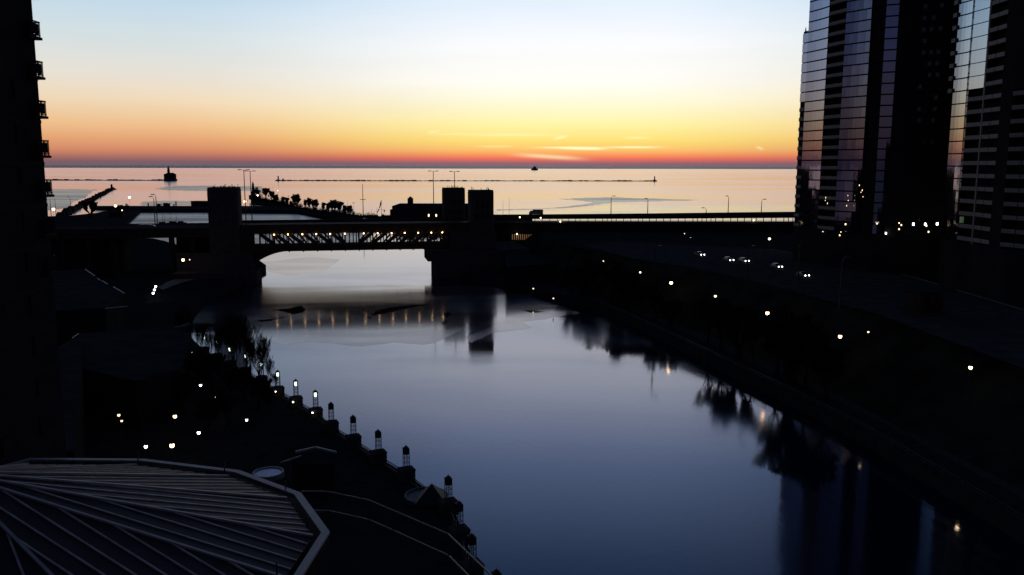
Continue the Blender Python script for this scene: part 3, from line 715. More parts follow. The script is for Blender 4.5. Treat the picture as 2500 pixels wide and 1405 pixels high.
# cupola building
Yc = 745
pL, pR = PY(957,500,Yc), PY(1180,500,Yc); zr = PY(1050,498,Yc).z; ze = PY(960,504,Yc).z
o = thing('harbour_building', 'long dark two storey building with a small peaked cupola left of the right bridge towers', 'building', ((pL.x+pR.x)/2, Yc, 3)); W2 = (pR.x-pL.x)/2; H2 = ze-3
MB().boxb((-W2,0,0),(W2,22,H2)).build('wall', dconc, o)
r = MB().add([(-W2-.4,-.4,H2+.02),(W2+.4,-.4,H2+.02),(W2+.4,22.4,H2+.02),(-W2-.4,22.4,H2+.02),(-W2+6,8,zr-3),(W2-6,8,zr-3)], [(0,1,5,4),(1,2,5),(2,3,4,5),(3,0,4),(0,3,2,1)]).build('roof', dconc, o)
cx = PY(999.5,490,Yc).x-(pL.x+pR.x)/2; zc = PY(999.5,487,Yc).z-3; za = PY(999.5,480,Yc).z-3; cw = 7*Yc/F
MB().boxb((cx-cw*.9,5,H2-.2),(cx+cw*.9,9.5,zc)).build('cupola', dconc, o)
MB().add([(cx-cw,4.6,zc+.02),(cx+cw,4.6,zc+.02),(cx+cw,9.9,zc+.02),(cx-cw,9.9,zc+.02),(cx,7.2,za)], [(0,1,4),(1,2,4),(2,3,4),(3,0,4),(0,3,2,1)]).build('cupola_roof', dconc, o)
MB().boxb((-W2-2.2,2,0),(-W2-.02,18,H2*.72)).build('side_wing', dconc, o)
for x in (cx-cw*1.25, cx+cw*1.35): MB().tube((x,6,H2),(x,6,H2+2.6),.14,.1,5).build('chimney', iron, o)
for i in range(10):
    x = -W2+6+i*6.6
    f = MB().boxb((x-.8,-.12,2.0),(x+.8,-.01,4.6)).build('window', iron, o)
    MB().boxb((x-.62,-.2,2.2),(x+.62,-.14,4.4)).build('pane', dimw if i in (4, 5) else glassd, f)
# marina boats and masts
def boat(px, py, z, Ln, rz, label, masts=(), mcol=None):
    b = P(px, py, z); o = thing('boat', label, 'boat', (b.x,b.y,z), rz, 'boats in the harbour'); W = Ln*.15
    pts = [(-Ln/2,-W*.8),(Ln*.25,-W),(Ln/2,0),(Ln*.25,W),(-Ln/2,W*.8)]
    MB().prism(pts, -.2, 1.3).build('hull', mcol or dconc, o)
    MB().prism([(-Ln*.3,-W*.6),(Ln*.12,-W*.6),(Ln*.2,0),(Ln*.12,W*.6),(-Ln*.3,W*.6)], 1.3, 2.5).build('cabin', dconc, o)
    for (x, h) in masts:
        mm = MB().tube((x,0,1.2),(x,0,h),.16,.08,5).build('mast', iron, o)
        MB().tube((x,0,2.2),(x-Ln*.25,0,2.4),.1,.08,5).tube((x,-.9,h*.7),(x,.9,h*.7),.06,.06,4).build('boom', iron, o)
boat(1238, 531, 0, 22, .1, 'two masted sailing boat right of the bridge towers', ((-4, PY(1233,500,740).z), (2, PY(1238,490,740).z)))
boat(398, 549.5, 0, 11, .2, 'sailing boat with a dark mast on the still basin behind the viaduct, leftmost', ((0, 13.5), (1.6, 10)))
boat(424, 548, 0, 12, .2, 'sailing boat with thin masts on the still basin behind the viaduct, middle', ((-2, 17), (2.4, 16)))
boat(443, 547.5, 0, 9, .2, 'small low boat on the still basin behind the viaduct, rightmost')
for i, (px, w_) in enumerate(((905,14),(918,11),(938,9),(948,8),(1222,6))):
    boat(px, 532.5, 3, w_, .3*i, ['wide dark boat laid up ashore below the signal mast','second boat laid up ashore right of the signal mast','small boat ashore below the flagpole','smallest boat ashore beside the cupola building','small boat ashore at the foot of the right towers'][i], ((1, 8+i),(-1.5, 6)) if i < 2 else ())
# ship on the horizon
b = P(1305, 416.2, 0); k = b.y/F
o = thing('ship', 'small dark ship alone on the far lake below the sunrise glow', 'ship', b)
MB().prism([(-8*k,-3*k),(6*k,-3*k),(8.3*k,0),(6*k,3*k),(-8*k,3*k)], -3, 4.6*k).build('hull', iron, o)
MB().boxb((-4.2*k,-2*k,4.6*k),(4.0*k,2*k,7.4*k)).boxb((-1.8*k,-1.5*k,7.4*k),(2.6*k,1.5*k,9*k)).build('superstructure', iron, o)
MB().tube((-.4*k,0,9*k),(-.4*k,0,12*k),.5*k,.4*k,6).tube((2*k,0,9*k),(2*k,0,11*k),.3*k,.3*k,6).build('funnel', iron, o)

# clutter standing along the sea wall
m = MB(); rr = random.Random(8)
def wallpost(px, h, w): 
    p = P(px, 503, 3.5); return p, h, w
for i, px in enumerate((362,388,395,403,411,425,430,468,485)):
    p = P(px, 504.5, 3.5); h = rr.uniform(2, 9); w = rr.choice((.8,1.2,4.0))
    o = MB().box((0,0,h/2),(w,.8,h)).box((0,0,h),(w*1.5,.9,.4)).build('mooring_pile', iron, loc=p)
    tag(o, ORD[i]+' dark post from the left standing on the low sea wall', 'post', 'posts on the sea wall')
p = P(488,503,3.5); tag(MB().boxb((-8,-3,0),(12,6,5)).boxb((-8.4,-3.4,5),(12.4,6.4,5.5)).build('pump_house', dconc, loc=p), 'flat roofed block on the sea wall touching the left bridge tower', 'building')
p = P(232,531,3.2); tag(MB().boxb((-3,-3,0),(9,5,4)).add([(-3.4,-3.4,4.02),(9.4,-3.4,4.02),(9.4,5.4,4.02),(-3.4,5.4,4.02),(3,1,5.6)], [(0,1,4),(1,2,4),(2,3,4),(3,0,4),(0,3,2,1)]).build('shed', brick, loc=(p.x+14,p.y+6,3.2)), 'small shed with a low pyramid roof right of the spreading quay tree', 'shed')

# ================================================================== RIGHT TOWERS
def glass_material(name, tint, rough, refl):
    m = bpy.data.materials.new(name); m.use_nodes = True; t = m.node_tree; b = t.nodes['Principled BSDF']
    g = t.nodes.new('ShaderNodeNewGeometry'); n = t.nodes.new('ShaderNodeTexNoise'); n.inputs['Scale'].default_value = .35; n.inputs['Detail'].default_value = 2
    t.links.new(g.outputs['Position'], n.inputs[0]); bn = t.nodes.new('ShaderNodeBump'); bn.inputs['Distance'].default_value = .02; bn.inputs['Strength'].default_value = .5
    t.links.new(n.outputs[0], bn.inputs['Height']); t.links.new(bn.outputs[0], b.inputs['Normal'])
    b.inputs['Base Color'].default_value = (*tint, 1); b.inputs['Roughness'].default_value = rough; b.inputs['Metallic'].default_value = refl
    return m
tg = glass_material('curtain_glass', (.22,.24,.35), .05, 1.0)
tg2 = glass_material('pale_curtain_glass', (.32,.38,.46), .06, 1.0)
slabm = mat('slab_edge', (.015,.015,.018), .8, var=.2, scale=.5, spec=.05)
balp = mat('balcony_panel', (.14,.14,.145), .6, var=.15, scale=1)
FH = 3.3
def facade_strip(parent, pts, z0, z1, name, m, nseg=1):
    """one storey of glass following the plan points"""
    mb_ = MB()
    for a, b in zip(pts, pts[1:]):
        mb_.add([(a[0],a[1],z0),(b[0],b[1],z0),(b[0],b[1],z1),(a[0],a[1],z1)], [(0,1,2,3)])
    return mb_.build(name, m, parent)
def plan(pxs):   # [(px, Y)] -> plan points seen at horizon height
    return [(PY(px, 405, Y).x, Y) for px, Y in pxs]
def refine(a, b, n, bow=0):
    a = Vector(a); b = Vector(b); d = b-a; q = Vector((d.y, -d.x)).normalized()
    return [tuple(a.lerp(b, i/n)+q*bow*4*(i/n)*(1-i/n)) for i in range(n+1)]
ZB = 17.0; ZT = 150.0
t1 = thing('glass_tower', 'tall curved glass tower with dark balcony columns, left one of the two towers at right', 'tower block', (0,0,0))
bnd = dict(zip('abcdefgh', plan([(1957,294),(2004,283.5),(2045,275.5),(2105,268),(2140,263),(2170,261.5),(2200,259),(2325,252)])))
def inset(p, q, d):   # push a wall segment into the building
    v = Vector(q)-Vector(p); nrm = Vector((v.y, -v.x)).normalized()
    if nrm.dot(Vector((1, 1))) < 0: nrm = -nrm
    return [tuple(Vector(p)+nrm*d), tuple(Vector(q)+nrm*d)]
core = [bnd['a'], bnd['b'], bnd['c'], bnd['d'], bnd['e'], bnd['f'], bnd['g'], bnd['h'], (175,262), (165,300), (118,312)]
cc = Vector((130,285)); corein = [tuple(cc+(Vector(p)-cc)*.93) for p in core]
MB().prism(corein, ZB, ZT).build('core_wall', facade, t1)
nfl = int((ZT-30)/FH)
segs = {'ab': refine(bnd['a'], bnd['b'], 5, -.25), 'cd': refine(bnd['c'], bnd['d'], 6, -.2), 'ef': refine(bnd['e'], bnd['f'], 3, -.1)}
slab_pts = segs['ab']+segs['cd']+segs['ef']+[bnd['g'], bnd['h']]
for k in range(0, 36):
    z = 28.9+k*FH
    if z > ZT-FH: break
    for key in ('ab', 'cd', 'ef'):
        pts = segs[key]; cut = (key == 'ab' and False)
        if z < 114:
            # each storey leans a hair its own way so the reflections break at the floor lines
            j = [(p[0]+rnd.uniform(-.02,.02), p[1]+rnd.uniform(-.03,.03)) for p in pts]
            facade_strip(t1, j, z+.22, z+FH-.22, 'window', tg)
    band = MB()
    for i in range(len(slab_pts)-1):
        a, b = slab_pts[i], slab_pts[i+1]; v = (Vector(b)-Vector(a)).normalized(); q = Vector((v.y, -v.x)); 
        if q.x+q.y > 0: q = -q
        a1, b1 = Vector(a)+q*.10, Vector(b)+q*.10; a2, b2 = Vector(a)-q*4, Vector(b)-q*4
        band.prism([tuple(a1), tuple(b1), tuple(b2), tuple(a2)], z-.16, z+.2)
    band.build('floor_slab', slabm, t1)
MB().prism([tuple(Vector(p)) for p in (bnd['a'], bnd['b'], bnd['c'], bnd['d'], bnd['e'], bnd['f'], bnd['g'], bnd['h'], (160,262), (150,300))], ZB, 28.6).build('podium', facade, t1)
# dark recessed columns get piers; balcony column gets balconies
def balconies(parent, a, b, z_from, z_to, depth, pm, offs=0, split=1, h=1.15, name='balcony'):
    v = (Vector(b)-Vector(a)); L0 = v.length; v.normalize(); q = Vector((v.y, -v.x))
    if q.x+q.y > 0: q = -q
    z = z_from
    while z < z_to:
        m = MB(); 
        for i in range(split):
            s0_ = L0*(i/split)+.12*(i > 0); s1_ = L0*((i+1)/split)-.12*(i < split-1)
            p0 = Vector(a)+v*s0_+q*offs; p1 = Vector(a)+v*s1_+q*offs
            m.prism([tuple(p0), tuple(p1), tuple(p1-q*.09), tuple(p0-q*.09)], z+.12, z+h)
        s = m.build(name, pm, parent)
        p0 = Vector(a)+q*(offs-.02); p1 = Vector(b)+q*(offs-.02)
        MB().prism([tuple(p0), tuple(p1), tuple(p1-q*depth), tuple(p0-q*depth)], z-.12, z+.1).build('balcony_floor', slabm, s)
        z += FH
balconies(t1, bnd['b'], bnd['c'], 28.9+.25, 112, 2.4, balp, .05)
m = MB(); c_ = Vector(bnd['b']).lerp(Vector(bnd['c']), .5); m.boxb((c_.x+.2,c_.y-.2,28),(c_.x+.5,c_.y+.2,ZT)); m.build('divider', slabm, t1)
rc = inset(bnd['d'], bnd['e'], .5)
MB().prism([rc[0], rc[1], tuple(Vector(rc[1])+Vector((3,1))), tuple(Vector(rc[0])+Vector((3,1)))], 28, ZT).build('recess_wall', slabm, t1)
fd = inset(bnd['f'], bnd['g'], .02)
MB().prism([bnd['f'], bnd['g'], bnd['h'], (bnd['h'][0],bnd['h'][1]+6), (bnd['f'][0]+3,bnd['f'][1]+6)], 28.65, ZT).build('side_wall', facade, t1)
# windows of the dark side
fvec = Vector(bnd['h'])-Vector(bnd['g'])
for k in range(0, 26, 1):
    z = 29.2+k*FH
    for u in (.28, .42, .58, ):
        if rnd.random() < .55:
            p = Vector(bnd['g']).lerp(Vector(bnd['h']), u+rnd.uniform(-.02,.02)); q = fvec.normalized(); n_ = Vector((q.y, -q.x)); n_ = n_ if n_.y < 0 else -n_
            a = p-q*.5; b = p+q*.5
            MB().prism([tuple(a+n_*.01), tuple(b+n_*.01), tuple(b+n_*.06), tuple(a+n_*.06)], z+.9, z+2.1).build('side_window', glassd, t1)
# stepped annex on the far left edge
ax = plan([(1944.5,297)])[0]; zs = PY(1957, 78, 297).z
an = refine(ax, bnd['a'], 2, 0)
MB().prism([(ax[0]+.3,ax[1]+.2), (bnd['a'][0]+.2,bnd['a'][1]+.2), (bnd['a'][0]+5,bnd['a'][1]+3), (ax[0]+3,ax[1]+8)], ZB, zs).build('stepped_annex', slabm, t1)
zc_ = PY(1950, 252, 297).z; z = 28.9
while z < zs-1:
    if z > zc_: facade_strip(t1, [ax, bnd['a']], z+.2, min(zs, z+FH-.15), 'annex_window', tg)
    z += FH
balconies(t1, ax, bnd['a'], 29.15, zc_-1, 2.2, balp, .02)
MB().tube((ax[0]+1.2,298,zs),(ax[0]+1.2,298,zs+1.6),.3,.1,6).build('roof_vent', iron, t1)
# lit openings in the podium
for (px, py, r_) in ((2064,548,.30),(2070,548,.2),(2141,546.5,.25),(2195,545,.2),(2200.5,550,.25),(2195,560,.25),(2230,548,.42),(2259,548,.38),(2262,552,.25),(2288,547,.42),(2267,566.5,.28),(2020,467+100,.2),(2050,575,.28),(2053,567,.16),(2009,566,.16),(2163,570,.32)):
    Yp = 248 if px > 2180 else (262 if px > 2120 else 274 if px > 2045 else 282)
    p = PY(px, py, Yp-2.0)
    MB().box((p.x,p.y,p.z),(r_*1.0,.3,r_*1.8)).build('lit_window', headl if r_ > .3 else dimw, t1)
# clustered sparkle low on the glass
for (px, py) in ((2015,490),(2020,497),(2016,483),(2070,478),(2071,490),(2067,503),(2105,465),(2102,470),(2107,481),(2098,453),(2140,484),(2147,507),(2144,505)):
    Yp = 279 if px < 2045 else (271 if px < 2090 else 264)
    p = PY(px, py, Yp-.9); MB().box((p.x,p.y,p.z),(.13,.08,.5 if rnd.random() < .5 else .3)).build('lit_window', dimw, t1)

t2 = thing('glass_tower', 'tall pale blue glass tower with stacked balconies cut off by the right frame edge', 'tower block', (0,0,0))
bn2 = plan([(2313,232),(2350,225.5),(2388,219),(2430,211),(2458,206.5),(2475,204),(2530,199)])
cc = Vector((140,215)); back2 = [(170,205),(168,245),(128,250)]
MB().prism([tuple(cc+(Vector(p)-cc)*.9) for p in bn2+back2], ZB, ZT).build('core_wall', facade, t2)
MB().prism(bn2+back2, ZB, 30).build('podium', facade, t2)
zsw = PY(2365, 228, 222).z
sg = refine(bn2[0], bn2[1], 5, -.5); sg2 = refine(bn2[1], bn2[2], 3, -.1)
z = 30.3
while z < 112:
    band = MB()
    if True:
        facade_strip(t2, sg, z+.2, z+FH-.14, 'window', tg2)
    if z > zsw-.5: facade_strip(t2, sg2, z+.12, z+FH-.08, 'window', tg2)
    for pp_ in ((sg, .16) if z < zsw else (sg, .08),):
        pts = sg if z < zsw else sg+sg2[1:]
        for i in range(len(pts)-1):
            a, b = Vector(pts[i]), Vector(pts[i+1]); v = (b-a).normalized(); q = Vector((v.y, -v.x)); q = -q if q.x+q.y > 0 else q
            band.prism([tuple(a+q*.07), tuple(b+q*.07), tuple(b-q*3), tuple(a-q*3)], z-.08, z+.1)
    band.build('floor_slab', slabm, t2)
    z += FH
balconies(t2, bn2[1], bn2[2], 30.5, zsw-1.2, 2.4, balp, .03)
balconies(t2, bn2[2], bn2[3], 30.5, 112, 2.6, balp, .03, split=2)
balconies(t2, bn2[4], bn2[6], 30.5, PY(2460,215,205).z, 2.6, balp, .03, split=2)
p = Vector(bn2[2]); MB().boxb((p.x-.1,p.y-.3,30),(p.x+.3,p.y+.3,ZT)).build('pier_strip', balp, t2)
p3, p4 = bn2[3], bn2[4]; MB().prism([p3, p4, (p4[0]+3,p4[1]+1), (p3[0]+3,p3[1]+1)], 30, ZT).build('blank_wall', facade, t2)
zq = PY(2480,215,205).z
MB().prism([bn2[4], bn2[6], (bn2[6][0]+3,bn2[6][1]+1), (bn2[4][0]+3,bn2[4][1]+1)], zq, ZT).build('blank_wall', facade, t2)
m = MB()
z = PY(2330,228,232).z
while z < 112:
    p = Vector(bn2[0]); MB().prism([(p.x-.55,p.y-.2),(p.x-.05,p.y-.2),(p.x-.05,p.y+1.8),(p.x-.55,p.y+1.8)], z+.1, z+1.2).build('corner_balcony', balp, t2); z += FH
p = PY(2348,537,223); MB().box((p.x,p.y,p.z),(.9,.3,1.6)).build('lit_window', emit('green_window', (.3,.5,.15), .10), t2)

# ================================================================== LEFT BUILDING
lbx = PY(108,405,62).x
lb = thing('apartment_block', 'dark apartment block with small railed balconies filling the left edge', 'building', (lbx, 62, 2.6))
MB().boxb((-30,-44,0),(0,0,62)).build('wall', facade, lb)
m = MB()
for k in range(20): m.boxb((-.0,-44,3*k+2.35),(.05,-.02,3*k+2.6))
m.build('string_course', slabm, lb)
balir = mat('balcony_iron', (.02,.02,.022), .9, spec=0)
for yb in (-11, 90, 188, 285, 382, 478, 574, 668):
    z = PY(118, yb-2, 61).z-2.6
    bl = MB().boxb((.01,-1.5,z-.18),(.58,.0,z)).build('balcony', slabm, lb)
    m = MB().boxb((.42,-1.45,z+1.02),(.48,-.02,z+1.1)).boxb((.01,-.06,z+1.02),(.48,-.0,z+1.1)).boxb((.42,-1.45,z+.10),(.48,-.02,z+.15))
    for q in range(8): m.boxb((.43,-1.45+q*.18,z),(.47,-1.41+q*.18,z+1.05))
    for q in range(3): m.boxb((.10+q*.16,-.05,z),(.14+q*.16,-.01,z+1.05))
    m.build('railing', balir, bl)
    MB().boxb((.435,-1.3,z+.2),(.455,-.15,z+.90)).boxb((.10,-.035,z+.2),(.40,-.025,z+.9)).build('panel', balir, bl)
for fl in range(18):
    for y in (-2.4, -7, -11.6):
        f = MB().boxb((.06,y-.9,3*fl+.9),(.1,y+.9,3*fl+2.3)).build('window', slabm, lb)
        MB().boxb((.105,y-.8,3*fl+1.0),(.12,y+.8,3*fl+2.2)).build('pane', mat('curtained_pane', (.02,.02,.022), .8, spec=0), f)

# ================================================================== FOREGROUND ROOF
ER = 30.0
ce = [P(75,1118,ER), P(350,1120,ER), P(585,1148,ER), P(735,1203,ER), P(805,1298,ER), P(738,1405,ER)]
apx = Vector((-28, 40, 34.8))
c0 = ce[0]; extra = []
a0 = math.atan2(ce[5].y-40, ce[5].x+28)
for k in range(1, 7):
    a = a0-k*R(30); extra.append(Vector((-28+17*math.cos(a), 40+17*math.sin(a), ER)))
ring = ce+extra
roof = thing('metal_roof', 'faceted dark metal roof with pale raised seams in the lower left foreground', 'roof', (0,0,0))
m = MB(); n = len(ring)
inner = [apx+(p-apx)*.95 for p in ring]
for p in inner: p.z = ER-.22
for i in range(n): m.add([inner[i], inner[(i+1) % n], apx], [(0,2,1)])
m.build('roof_panel', roofm, roof)
MB().prism([(p.x, p.y) for p in ring], ER-2.0, ER-.55).build('gutter', slabm, roof)
m = MB()
for i in range(n):
    a, b = ring[i], ring[(i+1) % n]; ii = apx+(a-apx)*.975; jj = apx+(b-apx)*.975
    ii.z = jj.z = ER
    m.add([a, b, jj, ii, a-Vector((0,0,.14)), b-Vector((0,0,.14)), jj-Vector((0,0,.14)), ii-Vector((0,0,.14))], [(0,1,2,3),(7,6,5,4),(0,4,5,1),(3,2,6,7)])
m.build('eave_trim', trimm, roof)
for i in range(n):
    MB().bar(apx+Vector((0,0,.08)), inner[i]+Vector((0,0,.08)), .15, .10).build('hip_cap', trimm, roof)
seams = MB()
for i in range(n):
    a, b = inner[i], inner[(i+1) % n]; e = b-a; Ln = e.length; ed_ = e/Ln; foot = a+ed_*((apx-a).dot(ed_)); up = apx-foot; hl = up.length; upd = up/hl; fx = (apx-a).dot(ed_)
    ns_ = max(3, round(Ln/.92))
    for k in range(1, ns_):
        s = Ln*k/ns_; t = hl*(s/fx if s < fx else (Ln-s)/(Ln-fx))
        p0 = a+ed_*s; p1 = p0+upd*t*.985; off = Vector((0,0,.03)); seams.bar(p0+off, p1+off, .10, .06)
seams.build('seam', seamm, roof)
for (px, py) in ((990/2500*850,1050+205*.34),(1612*.34,1050+285*.34),(2052*.34,1050+415*.34),(2210*.34,1050+680*.34),(490*.34,1050+568*.34),(1988*.34,1050+1010*.34)):
    p = P(px, py, ER+.1 if py < 1280 or px > 700 else ER+.6)
    MB().tube((p.x,p.y,p.z-.2),(p.x,p.y,p.z+.45),.05,.04,5).build('snow_guard', iron, roof)
MB().prism([(p.x*.985-.2, p.y*.985) for p in ring], 2.6, ER-2.02).build('supporting_wall', facade, roof)

# terrace railing to the right of the roof
rl = [P(735,1200,26.6), P(800,1201,26.6), P(900,1222,26.6), P(960,1247,26.6), P(1095,1305,26.6), P(1210,1415,26.6), P(1290,1500,26.6)]
tr_ = thing('terrace_railing', 'pale two bar railing curving round the dark terrace below the metal roof', 'railing', (0,0,0))
m = MB(); m2 = MB()
for a, b in zip(rl, rl[1:]):
    m.tube(a, b, .055, .055, 6); m2.tube(a-Vector((0,0,1.45)), b-Vector((0,0,1.45)), .055, .055, 6)
m.build('top_rail', mat('rail_paint', (.22,.21,.2), .5, var=.1), tr_); m2.build('lower_rail', MATS['rail_paint'], tr_)
for a, b in zip(rl, rl[1:]):
    nn = max(1, int((b-a).length/3.2))
    for k in range(nn):
        p = a.lerp(b, k/nn); MB().tube((p.x,p.y,24.4),(p.x,p.y,26.6),.05,.05,6).build('post', iron, tr_)
tp = [(p.x, p.y) for p in rl]+[(4,34),(-4,24),(-16,24)]
tpo = [((x-.1), y-.35) for x, y in tp]
tag(MB().prism(tpo, 2.6, 24.4).build('hotel_terrace', facade), 'black flat terrace wing under the pale railing at the bottom of the view', 'building')

# ================================================================== RIVER WALL LANTERNS
ZP = 4.6
def lantern(loc, rz, label, lit):
    o = thing('lantern_tower', label, 'lantern', loc, rz, 'lantern towers on the river wall')
    pd = MB().prism([(-1.1,-1),(1.1,-1),(1.1,1),(-1.1,1)], 0, 2.0-.35).build('pedestal', stone, o)
    MB().prism([(-1.17,-1.07),(1.17,-1.07),(1.17,1.07),(-1.17,1.07)], 1.66, 1.86).add([(-.95,-.85,1.87),(.95,-.85,1.87),(.95,.85,1.87),(-.95,.85,1.87),(-.5,-.45,2.1),(.5,-.45,2.1),(.5,.45,2.1),(-.5,.45,2.1)], [(4,5,6,7),(0,1,5,4),(1,2,6,5),(2,3,7,6),(3,0,4,7)]).build('cap', stone, pd)
    m = MB()
    for sx in (-1, 1):
        for sy in (-1, 1): m.boxb((sx*.48-.06,sy*.48-.06,2.0),(sx*.48+.06,sy*.48+.06,5.0))
    for z in (2.75, 3.45, 4.05):
        m.boxb((-.46,-.485,z),(.46,-.435,z+.05)).boxb((-.46,.435,z),(.46,.485,z+.05)).boxb((-.485,-.46,z),(-.435,.46,z+.05)).boxb((.435,-.46,z),(.485,.46,z+.05))
    m.boxb((-.12,-.12,2.0),(-.06,-.06,3.9)).boxb((.06,.06,2.0),(.12,.12,3.9))
    m.build('frame', iron, o)
    MB().boxb((-.53,-.53,4.9),(.53,.53,4.98)).lathe(0,0,[(.50,4.99),(.42,5.12),(.25,5.24),(.05,5.3),(.03,5.5)],10).build('dome', iron, o)
    g = MB().lathe(0,0,[(.24,4.05),(.32,4.2),(.33,4.6),(.28,4.85)],10).build('globe', greenl if lit else mat('dead_globe', (.02,.02,.025), .3, var=.1), o)
    m = MB()
    for sx in (-1, 1):
        for q in (-.22, 0, .22):
            m.boxb((sx*.46-.02,q-.02,3.95),(sx*.46+.02,q+.02,4.9)).boxb((q-.02,sx*.46-.02,3.95),(q+.02,sx*.46+.02,4.9))
        if not lit: m.boxb((sx*.44-.01,-.42,4.1),(sx*.44+.01,.42,4.85)).boxb((-.42,sx*.44-.01,4.1),(.42,sx*.44+.01,4.85))
    m.build('cage', iron, g)
    for ch in o.children:
        if ch is not pd: ch.scale = (.78, .78, 1.05); ch.location.z = -.1
    return o
base = []
for i, (px, py, lit) in enumerate(lan):
    p = P(px, py, ZP); base.append(p); p = Vector((p.x, p.y, 2.6))
    q = P(lan[max(0,i-1)][0], lan[max(0,i-1)][1], ZP)
    st_ = 'unlit' if not lit else ('lit' if lit == 1 else 'faint lit')
    n_u = {0: i, 1: i-8, 2: i-12}[lit]
    lab = {0: 'unlit four post lantern, '+ORD[n_u]+' from the near end of the river wall',
           1: 'lit green white lantern, '+ORD[n_u]+' of the brightly lit ones from the near end',
           2: 'faint lantern among bare trees on the river wall, '+ORD[n_u]+' from the near end'}[lit]
    lantern(p, R(25), lab, lit)
# railing spans between the stone blocks
for i in range(len(base)-1):
    a, b = base[i].copy(), base[i+1].copy(); a.z = b.z = 2.6
    d = (b-a); Ln = d.length; d.normalize(); a = a+d*1.0; Ln -= 2.0
    o = thing('river_railing', 'iron railing between the '+ORD[i]+' and '+ORD[i+1]+' lantern blocks from the near end', 'railing', a, math.atan2(d.y, d.x), 'railings between the stone blocks')
    MB().boxb((0,-.2,-.3),(Ln,.2,.18)).build('kerb_stone', stone, o)
    MB().boxb((0,-.05,1.18),(Ln,.05,1.27)).boxb((0,-.04,.36),(Ln,.04,.42)).build('rail', iron, o)
    m = MB(); n = int(Ln/.62)
    for k in range(n+1):
        x = k*Ln/max(1, n); m.boxb((x-.035,-.03,.38),(x+.035,.03,1.2))
        if k < n:
            c_ = x+.5*Ln/n
            for q in range(8):
                a1, a2 = q*math.pi/4, (q+1)*math.pi/4; m.tube((c_+.2*math.cos(a1),0,.8+.28*math.sin(a1)),(c_+.2*math.cos(a2),0,.8+.28*math.sin(a2)),.022,.022,3)
    m.build('balusters', iron, o)
# right bank railing
m = MB(); 
rp = thing('promenade_railing', 'long thin railing along the edge of the right river bank', 'railing', (0,0,0))
mt = MB()
RQ = RB[2:]
for a, b in zip(RQ, RQ[1:]):
    a = Vector((a[0]+.4,a[1]+.2,0)); b = Vector((b[0]+.4,b[1]+.2,0)); mt.bar(a+Vector((0,0,3.7)), b+Vector((0,0,3.7)), .08, .08); mt.bar(a+Vector((0,0,3.15)), b+Vector((0,0,3.15)), .05, .05)
    nn = int((b-a).length/4.5)
    for k in range(nn): p = a.lerp(b, k/nn); MB().boxb((p.x-.06,p.y-.06,2.6),(p.x+.06,p.y+.06,3.66)).build('post', iron, rp)
mt.build('rail', iron, rp)

# ================================================================== LAMPS
GL = 'globe lamps in the dark left park'
for i, (px, py, m_, r_) in enumerate(((356,1091,headl,.26),(420,1088,warm2,.36),(427,1017,warm2,.32),(485,1057,headl,.26),(489.5,941,headl,.26),(527,969,headl,.27),(602,1026,headl,.22),(290,1014,dimw,.26),(297,1028,dimw,.2),(467,862,dimw,.25))):
    H = 4.4
    globe_lamp(px, py, 2.6, ['small white globe lamp just above the far edge of the metal roof','bright orange globe lamp, lowest of the left park lamps','bright orange globe lamp, upper one of the left park pair','white globe lamp between the two orange lamps and the river wall','white globe lamp, topmost in the left park','white globe lamp second from the top in the left park','single white globe lamp nearest the railings of the river wall','dim globe lamp far left in the park, upper one','dim globe lamp far left in the park, lower one','dim square lamp at the foot of the low building by the trees'][i], GL, m_, r=r_, H=H)
for i, (px, py) in enumerate(((380,700),(377,708),(374,716))):
    globe_lamp(px, py, 2.6, ['top','middle','bottom'][i]+' of three white dock lamps in a short slanting row on the left', 'three dock lamps on the left', cool, r=.42, H=3)
globe_lamp(447, 635, 2.6, 'bright reddish white lamp on the dark ground left of the left bridge tower', None, warm2, r=.62, H=8)
globe_lamp(463, 634.5, 2.6, 'faint small lamp just right of the bright reddish one', None, dimw, r=.25, H=8)
for i, (px, py) in enumerate(((681,985),(719,1012),(763,1008),(672,957),(549,933))):
    pass
for i, (px, py) in enumerate(((672.5,956.5),(715.5,982),(763,1008),(592,912))):
    o = globe_lamp(px, py, 2.6, ['low path light left of the third lit river wall lantern','low path light left of the second lit river wall lantern','low path light left of the nearest lit river wall lantern','low path light under the tallest bare trees'][i], 'low path lights behind the river wall', headl, r=.15, H=1.6, name='path_light')
GR = 'lamps along the right river bank'
rl_ = [(1473,638,dimw,.3),(1563,665.5,warm,.3),(1638.5,691,warm2,.5),(1746.5,723.5,dimw,.4),(1873.5,765,warm2,.46),(2051,822,warm2,.40),(2120,811,dimw,.22),(2369.5,898,warm,.34),(1302,705,dimw,.28),(1351,729,dimw,.26)]
for i, (px, py, m_, r_) in enumerate(rl_):
    H_ = (8.5 if r_ >= .4 else 6) if px > 1400 else 2
    globe_lamp(px, py, ground_under(px, py, H_) if px > 1400 else 2.6, ['faint lamp at the start of the upper road near the highway','small warm lamp, first of the descending row on the right bank','bright warm lamp, second of the descending row on the right bank','dim warm lamp, third of the descending row on the right bank','bright warm lamp, fourth and brightest of the descending row on the right bank','bright warm lamp, fifth of the descending row on the right bank','tiny pale lamp just right of the fifth lamp of the row','bright warm lamp, nearest the right frame edge','thin pale lamp at the water edge right of the bridge towers','small pale lamp at the water where the right bank begins'][i], GR, m_, r=r_, H=H_)
GU = 'street lamps on the upper road'
